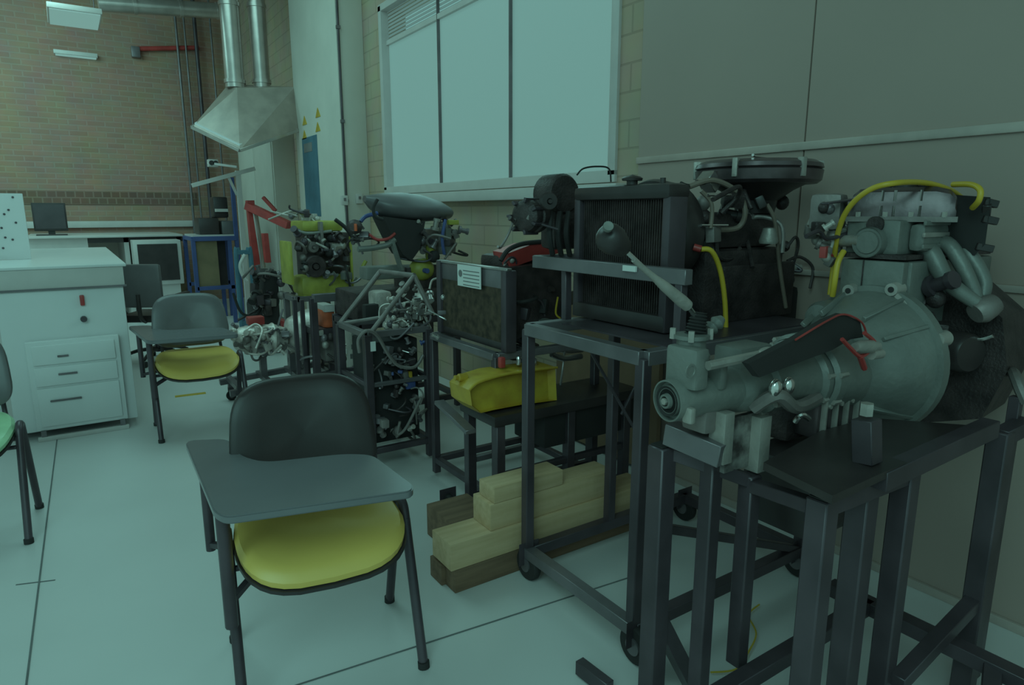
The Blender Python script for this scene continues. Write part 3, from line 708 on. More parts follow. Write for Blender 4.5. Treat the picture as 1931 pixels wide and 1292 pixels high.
MB().lathe(kt + V(-.012, -.022, .014), kt + V(-.03, -.055, .035), [(0, .011), (.0095, .011), (.0095, .008), (.0085, .001)], 16).build('knob_emblem', 'castg', gl)
# gearbox body
cB = at(1640, 676, Y=1.06)
g0 = f + ax * .20; g1 = V(cB.x - .20, 1.08, cB.z - .01)
gd = (g1 - g0); gl_ = gd.length; gdn = gd.normalized()
prof = [(0, .060), (.02, .070), (.10, .076), (.11, .090), (.13, .092), (.14, .086), (.28, .100), (.29, .114), (.32, .116), (.33, .104), (gl_ - .16, .118), (gl_ - .15, .13), (gl_ - .12, .132), (gl_ - .11, .122), (gl_, .135)]
MB().lathe(g0, g1, prof, 32, sy=.92).build('gearbox_case', 'castg', ea)
for k, (h, r) in enumerate(((.12, .093), (.305, .117), (gl_ - .135, .133))):
    for j in range(9):
        a = 2 * math.pi * j / 9 + .2; s_, u_, _ = frame(gdn)
        p = g0 + gdn * h + (s_ * math.cos(a) + u_ * math.sin(a) * .92) * (r - .004)
        MB().cyl(p - gdn * .018, p + gdn * .016, .008, n=6).build('bolt', 'castl', ea)
bx('case_top_cover', 1345, 668, 1455, 700, 1.05, .09, 'castg', .012, ea)
MB().tube([at(1335, 690, Y=1.02), at(1420, 672, Y=1.0), at(1500, 655, Y=.99), at(1560, 652, Y=.99)], .012).build('cable_conduit', 'castl', ea)
c = at(1447, 666, Y=.99); MB().ball(c, .02, (1.6, 1, .8)).build('conduit_joint', 'castl', ea)
# lower ribbed pan
a = at(1545, 700, Y=1.0); b = at(1632, 798, Y=1.0)
MB().mm((a.x, .99, b.z), (b.x + .1, 1.16, a.z), bev=.02).build('ribbed_case', 'cover', ea)
for k in range(5):
    x = a.x + .012 + k * (b.x - a.x) / 5
    MB().mm((x, .975, b.z + .01), (x + .008, .992, a.z - .005), bev=.002).build('cast_rib', 'castl', ea)
for k in range(5):
    for zz in (.12, .5, .88):
        x = a.x + .028 + k * (b.x - a.x) / 5; MB().cyl((x, .97, b.z + (a.z - b.z) * zz), (x, .99, b.z + (a.z - b.z) * zz), .007, n=8).build('bolt', 'castl', ea)
MB().tube([at(1420, 770, Y=1.02), at(1465, 745, Y=.97), at(1500, 768, Y=.97), at(1540, 750, Y=.99)], .018).build('polished_pipe', 'cast', ea)
for x, y in ((1462, 732), (1487, 728)): MB().ball(at(x, y, Y=.97), .019, (1, .8, 1.3)).build('polished_boss', 'chrome', ea)
MB().tube([at(1500, 795, Y=1.0), at(1512, 782, Y=.98), at(1525, 790, Y=.98)], .008).build('hook', 'chrome', ea)
# underside mounts at the tail
bx('tail_mount', 1285, 785, 1365, 812, 1.05, .08, 'cast', .01, ea)
bx('tail_lug', 1290, 775, 1312, 800, 1.03, .03, 'castl', .006, ea)
bx('under_casting', 1440, 782, 1530, 822, 1.06, .08, 'castdark', .02, ea)
# bell housing
fx = cB.x
MB().lathe(V(fx - .21, 1.08, cB.z), V(fx, 1.06, cB.z), [(0, .10), (0, .125), (.03, .135), (.08, .165), (.15, .20), (.195, .215), (.198, .232), (.225, .234), (.225, .12)], 48).build('bell_housing', 'castg', ea)
for k, a in enumerate((.15, .7, 1.15, 2.0, 2.5, 3.9, 4.6, 5.2, 5.75)):
    p = V(fx - .16, 1.075, cB.z + 0) + V(0, math.cos(a), math.sin(a)) * .16; q_ = V(fx - .01, 1.06, cB.z) + V(0, math.cos(a), math.sin(a)) * .218
    MB().bar(p, q_, .012, .02, up=V(0, math.cos(a), math.sin(a))).build('bell_rib', 'castg', ea)
for (px, py) in ((1603, 548), (1684, 546), (1736, 607), (1771, 640), (1752, 719), (1640, 792), (1535, 590)):
    p = at(px, py, X=fx - .015)
    l = MB().lathe(p + V(-.012, 0, 0), p + V(.04, 0, 0), [(0, .008), (0, .019), (.045, .024)], 20).build('bolt_lug', 'castl', ea)
    MB().cyl(p + V(-.014, 0, 0), p + V(-.010, 0, 0), .009, n=12).build('bolt_hole', 'rubber', l)
MB().bar(at(1690, 556, X=fx - .02), at(1733, 600, X=fx - .02), .012, .016).build('casting_web', 'castl', ea)
# left shoulder (starter motor bulge)
c = at(1548, 600, X=fx - .06); MB().lathe(c, c + X, [(-.03, .02), (-.02, .045), (.0, .055), (.10, .058), (.2, .058)], 24).build('starter_motor', 'castg', ea)
# clutch cylinder, red bracket, black sleeve with red edge
c = at(1612, 655, Y=.90); MB().lathe(c, c + V(1, 0, -.08), [(0, .012), (.02, .018), (.08, .018), (.085, .014), (.11, .014)], 18).build('clutch_cylinder', 'castl', ea)
MB().lathe(c + V(.085, 0, -.03), c + V(1, 0, -.08), [(0, .014), (.05, .014)], 14).build('clutch_port', 'castl', ea)
MB().tube([at(1588, 640, Y=.90), at(1602, 655, Y=.90), at(1622, 672, Y=.90), at(1640, 660, Y=.90), at(1648, 645, Y=.90), at(1630, 628, Y=.90)], .006, 6).build('red_bracket', 'red', ea)
MB().tube([at(1622, 672, Y=.90), at(1630, 695, Y=.91)], .008, 6).build('red_bracket_foot', 'red', ea)
poly = [at(x, y, Y=.93) for x, y in ((1412, 686), (1500, 640), (1560, 604), (1590, 592), (1622, 606), (1628, 636), (1604, 640), (1570, 660), (1432, 712))]
MB().prism(poly, (0, .02, 0)).build('rubber_sleeve', 'rubber', ea)
MB().tube([at(1500, 641, Y=.925), at(1560, 605, Y=.925), at(1592, 593, Y=.925), at(1624, 607, Y=.925), at(1634, 630, Y=.925)], .0028, 6).build('red_edging', 'red', ea)
# rear plate, cylinder block, head, valve cover
xb_ = fx + .03
def yz(px, py, X_): p = at(px, py, X=X_); return p.y, p.z
yA, zA = yz(1592, 487, xb_); yB, zB = yz(1714, 560, xb_)
MB().mm((xb_, yB, .95), (2.66, yA, zA), bev=.01).build('cylinder_block', 'castg', ea)
MB().mm((xb_ - .03, yB + .01, zB - .01), (xb_, yA - .01, zA), bev=.006).build('rear_plate', 'castg', ea)
MB().mm((xb_ - .034, yB + .13, zB + .0), (xb_ - .03, yB + .133, zA)).build('plate_seam', 'castdark', ea)
y1_, z1_ = yz(1598, 414, xb_); y2_, z2_ = yz(1692, 482, xb_)
MB().mm((xb_ + .0, y2_, z2_), (2.60, y1_, z1_), bev=.012).build('cylinder_head', 'castg', ea)
MB().mm((xb_ + .05, y2_ - .05, z2_ + .01), (2.5, y2_, z1_ - .01), bev=.02).build('head_side', 'castg', ea)
for k in range(3): MB().mm((xb_ + .04, y2_ - .055, z2_ + .02 + k * .035), (xb_ + .30, y2_ - .045, z2_ + .035 + k * .035), bev=.004).build('head_rib', 'castl' if k == 1 else 'castg', ea)
MB().mm((xb_ - .02, at(1715, 485, X=xb_).y, z2_ - .012), (2.67, yA + .005, z2_ + .002)).build('head_gasket', 'castdark', ea)
c = at(1644, 457, X=xb_)
MB().lathe(c + V(-.03, 0, 0), c, [(0, .001), (0, .034), (.006, .036), (.006, .044), (.0, .047), (.03, .049)], 28).build('core_plug', 'castg', ea)
c = at(1650, 424, X=xb_ - .006); MB().cyl(c - X * .004, c + X * .01, .026, n=20).build('cam_end_cap', 'castdark', ea)
MB().lathe(at(1548, 457, X=xb_ + .02), at(1640, 452, X=xb_ - .03), [(0, .012), (.03, .014), (.05, .017), (.12, .019), (.16, .016)], 16).build('coolant_pipe', 'castl', ea)
cz0 = z1_ + .002
ca = at(1602, 380, X=xb_ - .01); cb = at(1806, 380, X=xb_ + .10)
czt = at(1650, 354, X=xb_ + .05).z
cd_ = V(cb.x - ca.x, cb.y - ca.y, 0); cn = V(-cd_.y, cd_.x, 0).normalized()
if cn.x < 0: cn = -cn
def cov(u, v, h): return V(ca.x, ca.y, cz0) + V(cd_.x, cd_.y, 0) * u + cn * v + V(0, 0, h)
H_ = czt - cz0
rr = []
for u, k in ((0, .55), (.02, .78), (.08, .95), (.2, 1.0), (.8, 1.0), (.93, .9), (.985, .7), (1, .5)):
    i_ = .012 * (1 - k)
    rr.append([cov(u, v, h * H_ * k) for v, h in ((.0 + i_, 0), (.004, .5), (.015, .85), (.04, 1), (.16, 1), (.185, .85), (.196, .5), (.20 - i_, 0))])
MB().ring_loft(rr).build('valve_cover', 'cover', ea)
MB().prism([cov(-.02, -.012, -.008), cov(1.02, -.012, -.008), cov(1.02, .212, -.008), cov(-.02, .212, -.008)], (0, 0, .016)).build('cover_flange', 'cast', ea)
for u in (.30, .42, .66): MB().prism([cov(u, -.003, .006), cov(u + .015, -.003, .006), cov(u + .015, .012, H_ * .9), cov(u + .015, .16, H_ + .003), cov(u, .16, H_ + .003), cov(u, .012, H_ * .9)], cd_.normalized() * .004).build('cover_rib', 'cast', ea)
for u in (.1, .36, .6, .9): MB().cyl(cov(u, -.006, .006), cov(u, -.006, .022), .008, n=6).build('cover_bolt', 'castl', ea)
c = cov(.5, .1, H_); MB().lathe(c, c + V(0, 0, 1), [(0, .035), (.012, .035), (.014, .022), (.02, .02)], 18).build('oil_cap', 'black', ea)
MB().tube([cov(.3, .1, H_), cov(.42, .1, H_ + .015), cov(.55, .1, H_ + .012), cov(.8, .1, H_)], .007).build('breather_pipe', 'black', ea)
# carburettor side (left)
clutter(ea, 1528, 378, 1590, 470, 1.22, .12, 22, ['cast', 'castl', 'steel2', 'castdark'], .032, 3)
clutter(ea, 1552, 462, 1592, 500, 1.18, .05, 6, ['castl', 'red', 'cast'], .026, 5)
MB().tube([at(1520, 446, Y=1.2), at(1545, 436, Y=1.2), at(1560, 450, Y=1.2), at(1600, 440, Y=1.2)], .007).build('linkage', 'steel', ea)
MB().box(at(1562, 400, Y=1.27), (.10, .10, .12), .3, bev=.02).build('carburettor', 'cast', ea)
MB().bar(at(1555, 384, Y=1.2), at(1610, 376, Y=1.2), .03, .006).build('carburettor_flange', 'steel', ea)
MB().box(at(1553, 476, Y=1.17), (.02, .02, .035), .2, bev=.003).build('red_clip', 'red', ea)
# manifold side (right): black box, headers, collector
Ym = .84
a = at(1745, 372, X=2.30); b = at(1862, 470, X=2.30)
q = MB(); q.prism([at(x, y, X=2.30) for x, y in ((1706, 402), (1778, 366), (1868, 372), (1866, 400), (1858, 460), (1838, 482), (1760, 478), (1712, 455))], (.12, .06, 0)); q.build('air_box', 'rubber', ea)
for (x0, y0, x1, y1) in ((1855, 380, 1880, 386), (1852, 412, 1880, 418), (1840, 464, 1872, 470), (1862, 385, 1858, 420)):
    MB().bar(at(x0, y0, X=2.30), at(x1, y1, X=2.33), .022).build('box_bracket', 'black', ea)
hx = 2.20
for k, (x, y) in enumerate(((1738, 468), (1776, 458), (1808, 470))):
    p0 = at(x - 22, y - 4, X=hx + .05 + .05 * k); p1 = at(x + 14, y + 6, X=hx + .02 + .05 * k); p2 = at(x + 48, y + 62, X=hx + .02 + .05 * k); p3 = at(1846, 575, X=hx + .06 + .02 * k)
    MB().tube([p0, p1, p2, p3], [.034, .032, .024, .02] if k == 0 else [.027, .026, .022, .018], 14).build('exhaust_header', 'castg', ea)
MB().mm(at(1716, 485, X=hx + .08) + V(0, 0, 0), at(1742, 432, X=hx + .10)).build('manifold_flange', 'castg', ea)
MB().lathe(at(1838, 592, X=hx + .05), at(1886, 566, X=hx + .12), [(0, .03), (.02, .04), (.05, .036), (.07, .03)], 20).build('collector', 'cast', ea)
MB().tube([at(1825, 632, X=hx + .1), at(1848, 640, X=hx + .1), at(1872, 634, X=hx + .1)], .006).build('chrome_strap', 'chrome', ea)
q = MB().prism([at(x, y, X=2.34) for x, y in ((1722, 500), (1800, 520), (1890, 600), (1900, 700), (1850, 790), (1700, 800), (1700, 560))], (.26, .03, 0)).build('engine_side_casting', 'castdark', ea)
c = at(1832, 668, X=2.28); MB().lathe(c, c + V(.3, .9, 0), [(0, .001), (0, .055), (.01, .062), (.1, .062)], 24).build('oil_filter', 'black', ea)
clutter(ea, 1735, 500, 1800, 640, .90, .1, 8, ['castdark', 'steel'], .05, 8)
q = thing('yellow_hose', at(1700, 345, Y=1.1), 'thick yellow hose arching over the valve cover of the nearest engine down its left side', 'hose')
MB().tube([at(1565, 556, Y=1.22), at(1572, 500, Y=1.22), at(1580, 440, Y=1.20), at(1600, 393, Y=1.15), at(1640, 358, Y=1.08), at(1690, 345, Y=1.02), at(1745, 345, X=2.2), at(1790, 358, X=2.32), at(1812, 372, X=2.42)], .0085, 10).build('hose', 'yhose', q)
q = thing('yellow_hose', at(1580, 500, Y=1.2), 'short yellow hose running down beside the long one left of the nearest engine', 'hose')
MB().tube([at(1591, 474, Y=1.18), at(1580, 495, Y=1.18), at(1574, 530, Y=1.18), at(1570, 558, Y=1.19)], .0095, 10).build('hose', 'yhose', q)
q = thing('yellow_hose', at(1830, 350, X=2.25), 'yellow hose end curling down at the right of the nearest engine', 'hose')
MB().tube([at(1797, 348, X=2.28), at(1830, 348, X=2.25), at(1848, 358, X=2.23), at(1846, 378, X=2.23), at(1834, 392, X=2.26)], .0085, 10).build('hose', 'yhose', q)

# ------------------------------------------------------------------ stand and big radiator (middle)
sb = thing('engine_stand', (1.95, 1.8, 0), 'tall black wheeled stand carrying the big radiator, its base running behind the timbers', 'stand')
bx0, bx1, by0, by1, zt_ = 1.45, 2.40, 1.43, 2.05, 1.075
for (x, y) in ((bx0, by1), (bx0, by0), (1.90, by1), (bx1, by0)): MB().bar((x, y, .10), (x, y, zt_ - .02), .04, up=V(0, 1, 0), bev=.004).build('leg', 'steel', sb)
for a, b in (((bx0, by0), (bx1, by0)), ((bx0, by1), (bx1, by1)), ((bx1, by0), (bx1, by1))): MB().bar((*a, .12), (*b, .12), .045).build('base_bar', 'steel', sb)
MB().bar((bx0, by0, .12), (bx0, by1, .12), .045).build('base_bar', 'steel2', sb)
for a, b in (((bx0, by0), (bx0, by1)), ((bx0, by1), (bx1, by1)), ((bx1, by0), (bx1, by1)), ((bx0, by0), (bx1, by0))): MB().bar((*a, zt_ - .02), (*b, zt_ - .02), .045).build('top_bar', 'steel2', sb)
MB().mm((bx0 + .10, by0, zt_ - .0), (bx1, by1 - .08, zt_ + .006)).build('deck', 'steel', sb)
for x, y in ((bx0 - .0, by1 - .01), (bx0, by0 - .02), (bx1, by0), (bx1, by1)): caster((x, y), .068, sb, 'X')
u0 = at(1010, 484, X=1.62); u1 = at(1300, 512, X=1.62)
MB().bar(V(1.62, u0.y, u0.z - .02), V(1.62, u1.y, u0.z - .02), .035, .05).build('upper_rail', 'steel2', sb)
MB().bar(V(1.62, u0.y, u0.z - .02), V(2.1, u0.y, u0.z - .02), .035, .05).build('upper_rail', 'steel2', sb)
MB().bar(at(1068, 500, X=1.64), at(1068, 610, X=1.64), .03, up=V(0, 1, 0)).build('upper_post', 'steel', sb)
MB().bar(V(1.62, u1.y + .03, u0.z - .04), V(1.62, u1.y + .03, zt_), .03, up=V(0, 1, 0)).build('upper_post', 'steel', sb)
MB().bar(at(1112, 660, Y=2.0), at(1228, 865, Y=1.9), .012).build('brace_rod', 'steel', sb)
MB().bar(at(1206, 715, Y=2.0), at(1172, 782, Y=2.0), .012).build('brace_rod', 'steel', sb)
MB().bar((bx0, by0, .5), (bx1, by0, .12), .03).build('brace_bar', 'steel', sb)
a = at(1176, 500, X=1.597); b = at(1200, 513, X=1.597)
tag(MB().mm((1.592, b.y, b.z), (1.60, a.y, a.z)).build('paper_tag', 'paper'), 'small white tag on the rail across the big radiator', 'tag')
ra = thing('radiator', (1.74, 1.85, zt_), 'big black car radiator with a domed top tank and filler cap on the middle stand', 'radiator')
xr_ = 1.70
yR0 = at(1268, 400, X=xr_).y; yR1 = at(1087, 400, X=xr_).y; zR1 = at(1170, 349, X=xr_).z; zR0 = zt_ + .01
zk = at(1170, 378, X=xr_).z
q = MB(); n = 5
q.mm((xr_ - .02, yR0, zk), (xr_ + .09, yR1, zR1), bev=.022); q.build('top_tank', 'black', ra)
MB().mm((xr_ - .015, yR0 + .005, zR0), (xr_ + .08, yR1 - .005, zR0 + .06), bev=.012).build('bottom_tank', 'black', ra)
core = MB().mm((xr_ + .012, yR0 + .03, zR0 + .05), (xr_ + .06, yR1 - .03, zk + .01)).build('core', 'fins', ra)
q = MB(); y = yR0 + .045
while y < yR1 - .04: q.mm((xr_ + .004, y, zR0 + .06), (xr_ + .013, y + .003, zk)); y += .0115
q.build('fins', 'castdark', core, smooth=False)
for y in (yR0, yR1 - .035): MB().mm((xr_ - .012, y, zR0), (xr_ + .075, y + .035, zk + .01), bev=.006).build('side_channel', 'steel', ra)
c = at(1192, 345, X=xr_ + .03); MB().lathe(c - V(0, 0, .01), c + V(0, 0, .05), [(0, .02), (.018, .02), (.018, .036), (.026, .038), (.032, .030), (.036, .012), (.04, .001)], 24).build('filler_cap', 'black', ra)
c = at(1250, 342, X=xr_ + .03); MB().cyl(c - V(0, 0, .015), c + V(0, 0, .012), .01).build('overflow_nozzle', 'black', ra)
# fan shroud and engine behind
eb = thing('car_engine', (2.2, 1.85, zt_), 'dark engine behind the big radiator topped by a large round flat air filter', 'engine')
c = V(1.86, at(1240, 420, X=1.86).y, at(1240, 438, X=1.86).z)
MB().lathe(c, c + X, [(-.05, .15), (-.05, .188), (-.03, .195), (.05, .185), (.09, .15), (.09, .06)], 44).build('fan_shroud', 'black', eb)
for k in range(6):
    a = k * math.pi / 3; d = V(0, math.cos(a), math.sin(a)); MB().box(c + V(-.03, 0, 0) + d * .10, (.01, .05, .12), rx=a - math.pi / 2).build('fan_blade', 'rubber', eb)
q = MB().mm((1.96, 1.64, 1.07), (2.45, 2.12, 1.36), bev=.03).build('cylinder_block', 'castdark', eb)
MB().mm((1.98, 1.67, 1.36), (2.42, 2.05, 1.50), bev=.03).build('cylinder_head', 'castdark', eb)
MB().mm((2.05, 1.62, .98 + .10), (2.5, 1.66, 1.3), bev=.01).build('side_plate', 'castdark', eb)
ac = at(1428, 326, Y=1.72); ac.z -= .0
MB().lathe(ac + V(0, 0, -.045), ac + V(0, 0, .1), [(0, .06), (.0, .225), (.012, .24), (.05, .245), (.055, .235), (.06, .245), (.075, .24), (.088, .215), (.092, .06), (.10, .05), (.10, .001)], 48).build('air_filter', 'cover', eb)
MB().lathe(ac + V(0, 0, -.16), ac + V(0, 0, -.04), [(0, .075), (.05, .085), (.09, .14), (.12, .20)], 32).build('filter_neck', 'black', eb)
for k in range(6):
    a = k * math.pi / 3 + .3; MB().box(ac + V(math.cos(a) * .235, math.sin(a) * .235, .01), (.03, .02, .07), a, bev=.004).build('clip', 'castl', eb)
MB().tube([ac + V(-.17, -.10, .055), ac + V(0, 0, .062), ac + V(.15, -.05, .055)], .005).build('top_wire', 'chrome', eb)
MB().bar(at(1330, 330, Y=1.75), at(1344, 356, Y=1.75), .06, .05).build('polished_bracket', 'chrome', eb)
MB().lathe(at(1452, 375, Y=1.75), at(1490, 352, Y=1.75), [(0, .04), (.05, .03)], 16).build('intake_snout', 'black', eb)
gh = 'ghose'
MB().tube([at(1300, 352, Y=1.7), at(1345, 340, Y=1.66), at(1390, 362, Y=1.62), at(1405, 400, Y=1.60), at(1390, 430, Y=1.62), at(1340, 434, Y=1.64)], .010).build('grey_hose', gh, eb)
MB().tube([at(1322, 360, Y=1.62), at(1342, 385, Y=1.6), at(1340, 430, Y=1.6)], .008).build('grey_hose', gh, eb)
MB().tube([at(1446, 385, Y=1.62), at(1462, 420, Y=1.60), at(1470, 500, Y=1.60), at(1482, 580, Y=1.60)], .008).build('grey_hose', gh, eb)
MB().tube([at(1335, 368, Y=1.6), at(1378, 368, Y=1.6)], .005).build('rod', 'chrome', eb)
MB().tube([at(1322, 425, Y=1.6), at(1372, 425, Y=1.6)], .005).build('rod', 'chrome', eb)
c = at(1450, 445, Y=1.62); MB().lathe(c - V(0, 0, .03), c + V(0, 0, .04), [(0, .035), (.01, .038), (.06, .024), (.065, .001)], 20).build('breather', 'castl', eb)
clutter(eb, 1325, 375, 1475, 470, 1.62, .1, 18, ['castdark', 'castdark', 'steel', 'cast', 'black'], .05, 11)
clutter(eb, 1470, 420, 1500, 530, 1.66, .1, 5, ['castdark', 'steel'], .04, 12)
c = at(1484, 508, Y=1.7); MB().lathe(c, c + V(1, -.3, .1), [(0, .02), (.05, .02), (.05, .014), (.07, .014)], 14).build('steel_stub', 'castl', eb)
q = thing('yellow_hose', at(1350, 500, Y=1.58), 'single yellow hose hanging down in front of the dark middle engine', 'hose')
MB().tube([at(1322, 470, Y=1.58), at(1342, 474, Y=1.56), at(1358, 510, Y=1.56), at(1367, 570, Y=1.56), at(1369, 642, Y=1.56)], .0095, 10).build('hose', 'yhose', q)
MB().tube([at(1308, 466, Y=1.60), at(1322, 470, Y=1.58)], .013, 10).build('end_fitting', 'red', q)
bx('lower_sump', 1300, 560, 1500, 655, 1.66, .3, 'rubber', .03, eb)
bx('bell_casting', 1490, 540, 1540, 600, 1.75, .2, 'rubber', .03, eb)
# pump and alternator to the left of the radiator
lp = V(1.78, 2.30, 0)
a = at(1046, 372, Y=2.25); b = at(1088, 470, Y=2.25)
MB().mm((a.x, 2.25, b.z), (b.x + .2, 2.36, a.z), bev=.03).build('front_cover', 'castdark', eb)
c = at(1062, 366, Y=2.25); MB().lathe(c + V(0, .1, 0), c + V(0, -1, 0), [(0, .085), (.1, .085), (.115, .075), (.12, .03)], 28).build('round_cover', 'castdark', eb)
pulley(at(1032, 380, Y=2.18), .035, (-.3, -1, 0), eb, 'black')
c = at(995, 408, Y=2.25)
al = MB().lathe(c + V(.07, .02, 0), c + V(-1, -.35, .02), [(0, .04), (.0, .062), (.02, .07), (.05, .07), (.055, .063), (.075, .063), (.08, .068), (.10, .064), (.115, .045), (.118, .02)], 28).build('alternator', 'castdark', eb)
for k in range(7):
    a_ = k * 2 * math.pi / 7; s_, u_, d_ = frame(V(-1, -.35, .02)); p = c + (s_ * math.cos(a_) + u_ * math.sin(a_)) * .066
    MB().bar(p - d_ * .05, p + d_ * .045, .012, .02, up=(s_ * math.cos(a_) + u_ * math.sin(a_))).build('alternator_lug', 'steel', eb)
clutter(eb, 965, 370, 1020, 440, 2.2, .06, 6, ['castdark', 'steel', 'cast'], .03, 14)
for k, px in enumerate((1040, 1056, 1072)): MB().tube([at(px, 400, Y=2.22), at(px - 4, 440, Y=2.2), at(px + 2, 480, Y=2.22)], .012).build('black_hose', 'rubber', eb)
MB().tube([at(1088, 330, Y=2.4), at(1100, 318, Y=2.4), at(1125, 314, Y=2.4), at(1148, 318, Y=2.4), at(1152, 342, Y=2.35)], .004).build('thin_wire', 'rubber', eb)
MB().tube([at(1284, 345, Y=1.7), at(1300, 350, Y=1.7), at(1330, 345, Y=1.68)], .006).build('thin_wire', 'rubber', eb)

# ------------------------------------------------------------------ small radiator on its own frame
scn = thing('engine_stand', (1.95, 2.96, 0), 'black angle iron stand holding the smaller radiator, behind the yellow seated chair', 'stand')
A = at(812, 632, Y=3.12); B_ = at(942, 668, Y=2.74)
zc_ = (A.z + B_.z) / 2
A = at(812, 634, Z=zc_); B_ = at(942, 672, Z=zc_)
xc = (A.x + B_.x) / 2
for (x, y) in ((xc, A.y), (xc, B_.y), (xc + .62, A.y), (xc + .62, B_.y)): MB().bar((x, y, 0.02), (x, y, zc_), .038, up=V(0, 1, 0), bev=.003).build('leg', 'steel', scn)
for a, b in (((xc, A.y), (xc, B_.y)), ((xc + .62, A.y), (xc + .62, B_.y)), ((xc, A.y), (xc + .62, A.y)), ((xc, B_.y), (xc + .62, B_.y))):
    MB().bar((*a, zc_), (*b, zc_), .045, .035).build('top_rail', 'steel2', scn)
    MB().bar((*a, .10), (*b, .10), .035).build('base_rail', 'steel', scn)
rc = thing('radiator', (xc + .05, 2.95, zc_ + .02), 'smaller upright radiator with a white paper sheet taped at its top', 'radiator')
xq = xc + .03
yT1, zT = yz(822, 494, xq); yT0 = at(954, 515, X=xq).y
MB().mm((xq, yT1 - .045, zc_ + .02), (xq + .06, yT1, zT + .01), bev=.004).build('side_post', 'steel', rc)
MB().mm((xq, yT0, zc_ + .02), (xq + .06, yT0 + .045, zT), bev=.004).build('side_post', 'steel', rc)
MB().bar((xq + .02, yT1, zT + .005), (xq + .02, yT0, zT + .005), .03, .012).build('top_edge', 'bright', rc)
MB().mm((xq + .015, yT0 + .04, zc_ + .04), (xq + .05, yT1 - .04, zT - .08)).build('core', 'fins', rc)
MB().mm((xq + .012, yT0 + .04, zT - .09), (xq + .055, yT1 - .04, zT), bev=.01).build('top_tank', 'steel2', rc)
MB().mm((xq + .012, yT0 + .04, zc_ + .02), (xq + .055, yT1 - .04, zc_ + .06), bev=.01).build('bottom_tank', 'black', rc)
a = at(863, 498, X=xq - .004); b = at(907, 546, X=xq - .004)
ps = MB().mm((xq - .006, b.y, b.z), (xq - .002, a.y, a.z)); ps = tag(ps.build('paper_notice', 'paper'), 'white printed paper sheet on the front of the smaller radiator', 'paper')
for k in range(5):
    zz_ = a.z - .03 - k * .018; MB().mm((xq - .0075, b.y + .012, zz_), (xq - .006, a.y - .06, zz_ + .004)).build('printed_line', 'ink', ps)
cc = V(xq - .0065, a.y - .032, a.z - .045); MB().lathe(cc, cc - X, [(0, .012), (.001, .018), (.0015, .018), (.0015, .012)], 20).build('printed_ring', 'ink', ps)
clutter(rc, 826, 560, 836, 640, 3.02, .02, 4, ['bright', 'steel2'], .025, 15)
ec = thing('car_engine', (2.0, 2.95, zc_), 'dark engine behind the smaller radiator with a red rocker cover and tangled fittings', 'engine')
MB().mm((xq + .14, 2.76, zc_ + .03), (xq + .55, 3.10, zc_ + .36), bev=.03).build('cylinder_block', 'castdark', ec)
MB().mm((xq + .16, 2.80, zc_ + .36), (xq + .50, 3.05, zc_ + .46), bev=.03).build('cylinder_head', 'castdark', ec)
q = MB().prism([at(x, y, Y=2.72) for x, y in ((958, 478), (1000, 462), (1056, 458), (1060, 476), (1012, 488), (962, 506))], (.05, .22, 0)); q.build('red_rocker_cover', 'red', ec)
MB().tube([at(944, 492, Y=2.72), at(958, 472, Y=2.72), at(985, 460, Y=2.72), at(1020, 456, Y=2.72)], .012).build('black_hose', 'rubber', ec)
clutter(ec, 944, 478, 966, 520, 2.72, .08, 7, ['castl', 'cast', 'steel'], .03, 16)
clutter(ec, 958, 545, 995, 660, 2.68, .1, 14, ['bright', 'cast', 'steel', 'castdark'], .035, 17)
clutter(ec, 965, 500, 1080, 600, 2.66, .1, 12, ['castdark', 'rubber', 'steel'], .055, 18)
MB().prism([at(x, y, Y=2.66) for x, y in ((965, 505), (1065, 492), (1068, 600), (975, 640))], (.05, .25, 0)).build('side_casting', 'castdark', ec)
MB().tube([at(1052, 560, Y=2.6), at(1048, 590, Y=2.6), at(1056, 600, Y=2.6)], .005).build('yellow_lead', 'yhose', ec)
bx('green_sump', 992, 608, 1050, 642, 2.6, .2, 'castg', .03, ec)

# ------------------------------------------------------------------ black work table with the yellow oil pan
tz_ = .60
tb = thing('work_table', (1.95, 2.6, 0), 'low dark steel table with a lower rack, under the yellow oil pan', 'table')
tx0, tx1, ty0, ty1 = 1.50, 2.40, 2.38, 2.70
MB().mm((tx0, ty0, tz_ - .05), (tx1, ty1, tz_), bev=.008).build('table_top', 'black', tb)
MB().mm((tx0 + .3, ty0 + .03, tz_ - .22), (tx1, ty1 - .03, tz_ - .05), bev=.01).build('drawer_box', 'rubber', tb)
for (x, y) in ((tx0 + .04, ty0 + .03), (tx0 + .04, ty1 - .03), (tx1 - .08, ty0 + .03), (tx1 - .08, ty1 - .03), (1.95, ty0 + .03)):
    MB().bar((x, y, .02), (x, y, tz_ - .05), .045, up=V(0, 1, 0)).build('leg', 'steel', tb)
for z in (.12, .30):
    MB().bar((tx0 + .04, ty0 + .03, z), (tx1 - .08, ty0 + .03, z), .03).build('rail', 'steel', tb)
    MB().bar((tx0 + .04, ty1 - .03, z), (tx1 - .08, ty1 - .03, z), .03).build('rail', 'steel2' if z > .2 else 'steel', tb)
MB().bar(at(828, 758, Y=2.75), at(888, 815, Y=2.40), .05, .02).build('folded_arm', 'steel2', tb)
caster((at(845, 945, Z=.06).x, at(845, 945, Z=.06).y), .05, tb, 'X', .03)
op = thing('oil_pan', (1.75, 2.55, tz_), 'battered yellow boat shaped oil pan lying on the low dark table', 'oil pan')
pts = [(884, 722), (900, 708), (945, 694), (1000, 686), (1050, 680), (1053, 742), (985, 750), (930, 760), (905, 766), (888, 752)]
P0 = [at(x, y, Y=2.44) for x, y in pts]
dzp = tz_ - min(p.z for p in P0) + .002
P0 = [p + V(0, 0, dzp) for p in P0]; cen = sum(P0, V(0, 0, 0)) / len(P0)
rg = []
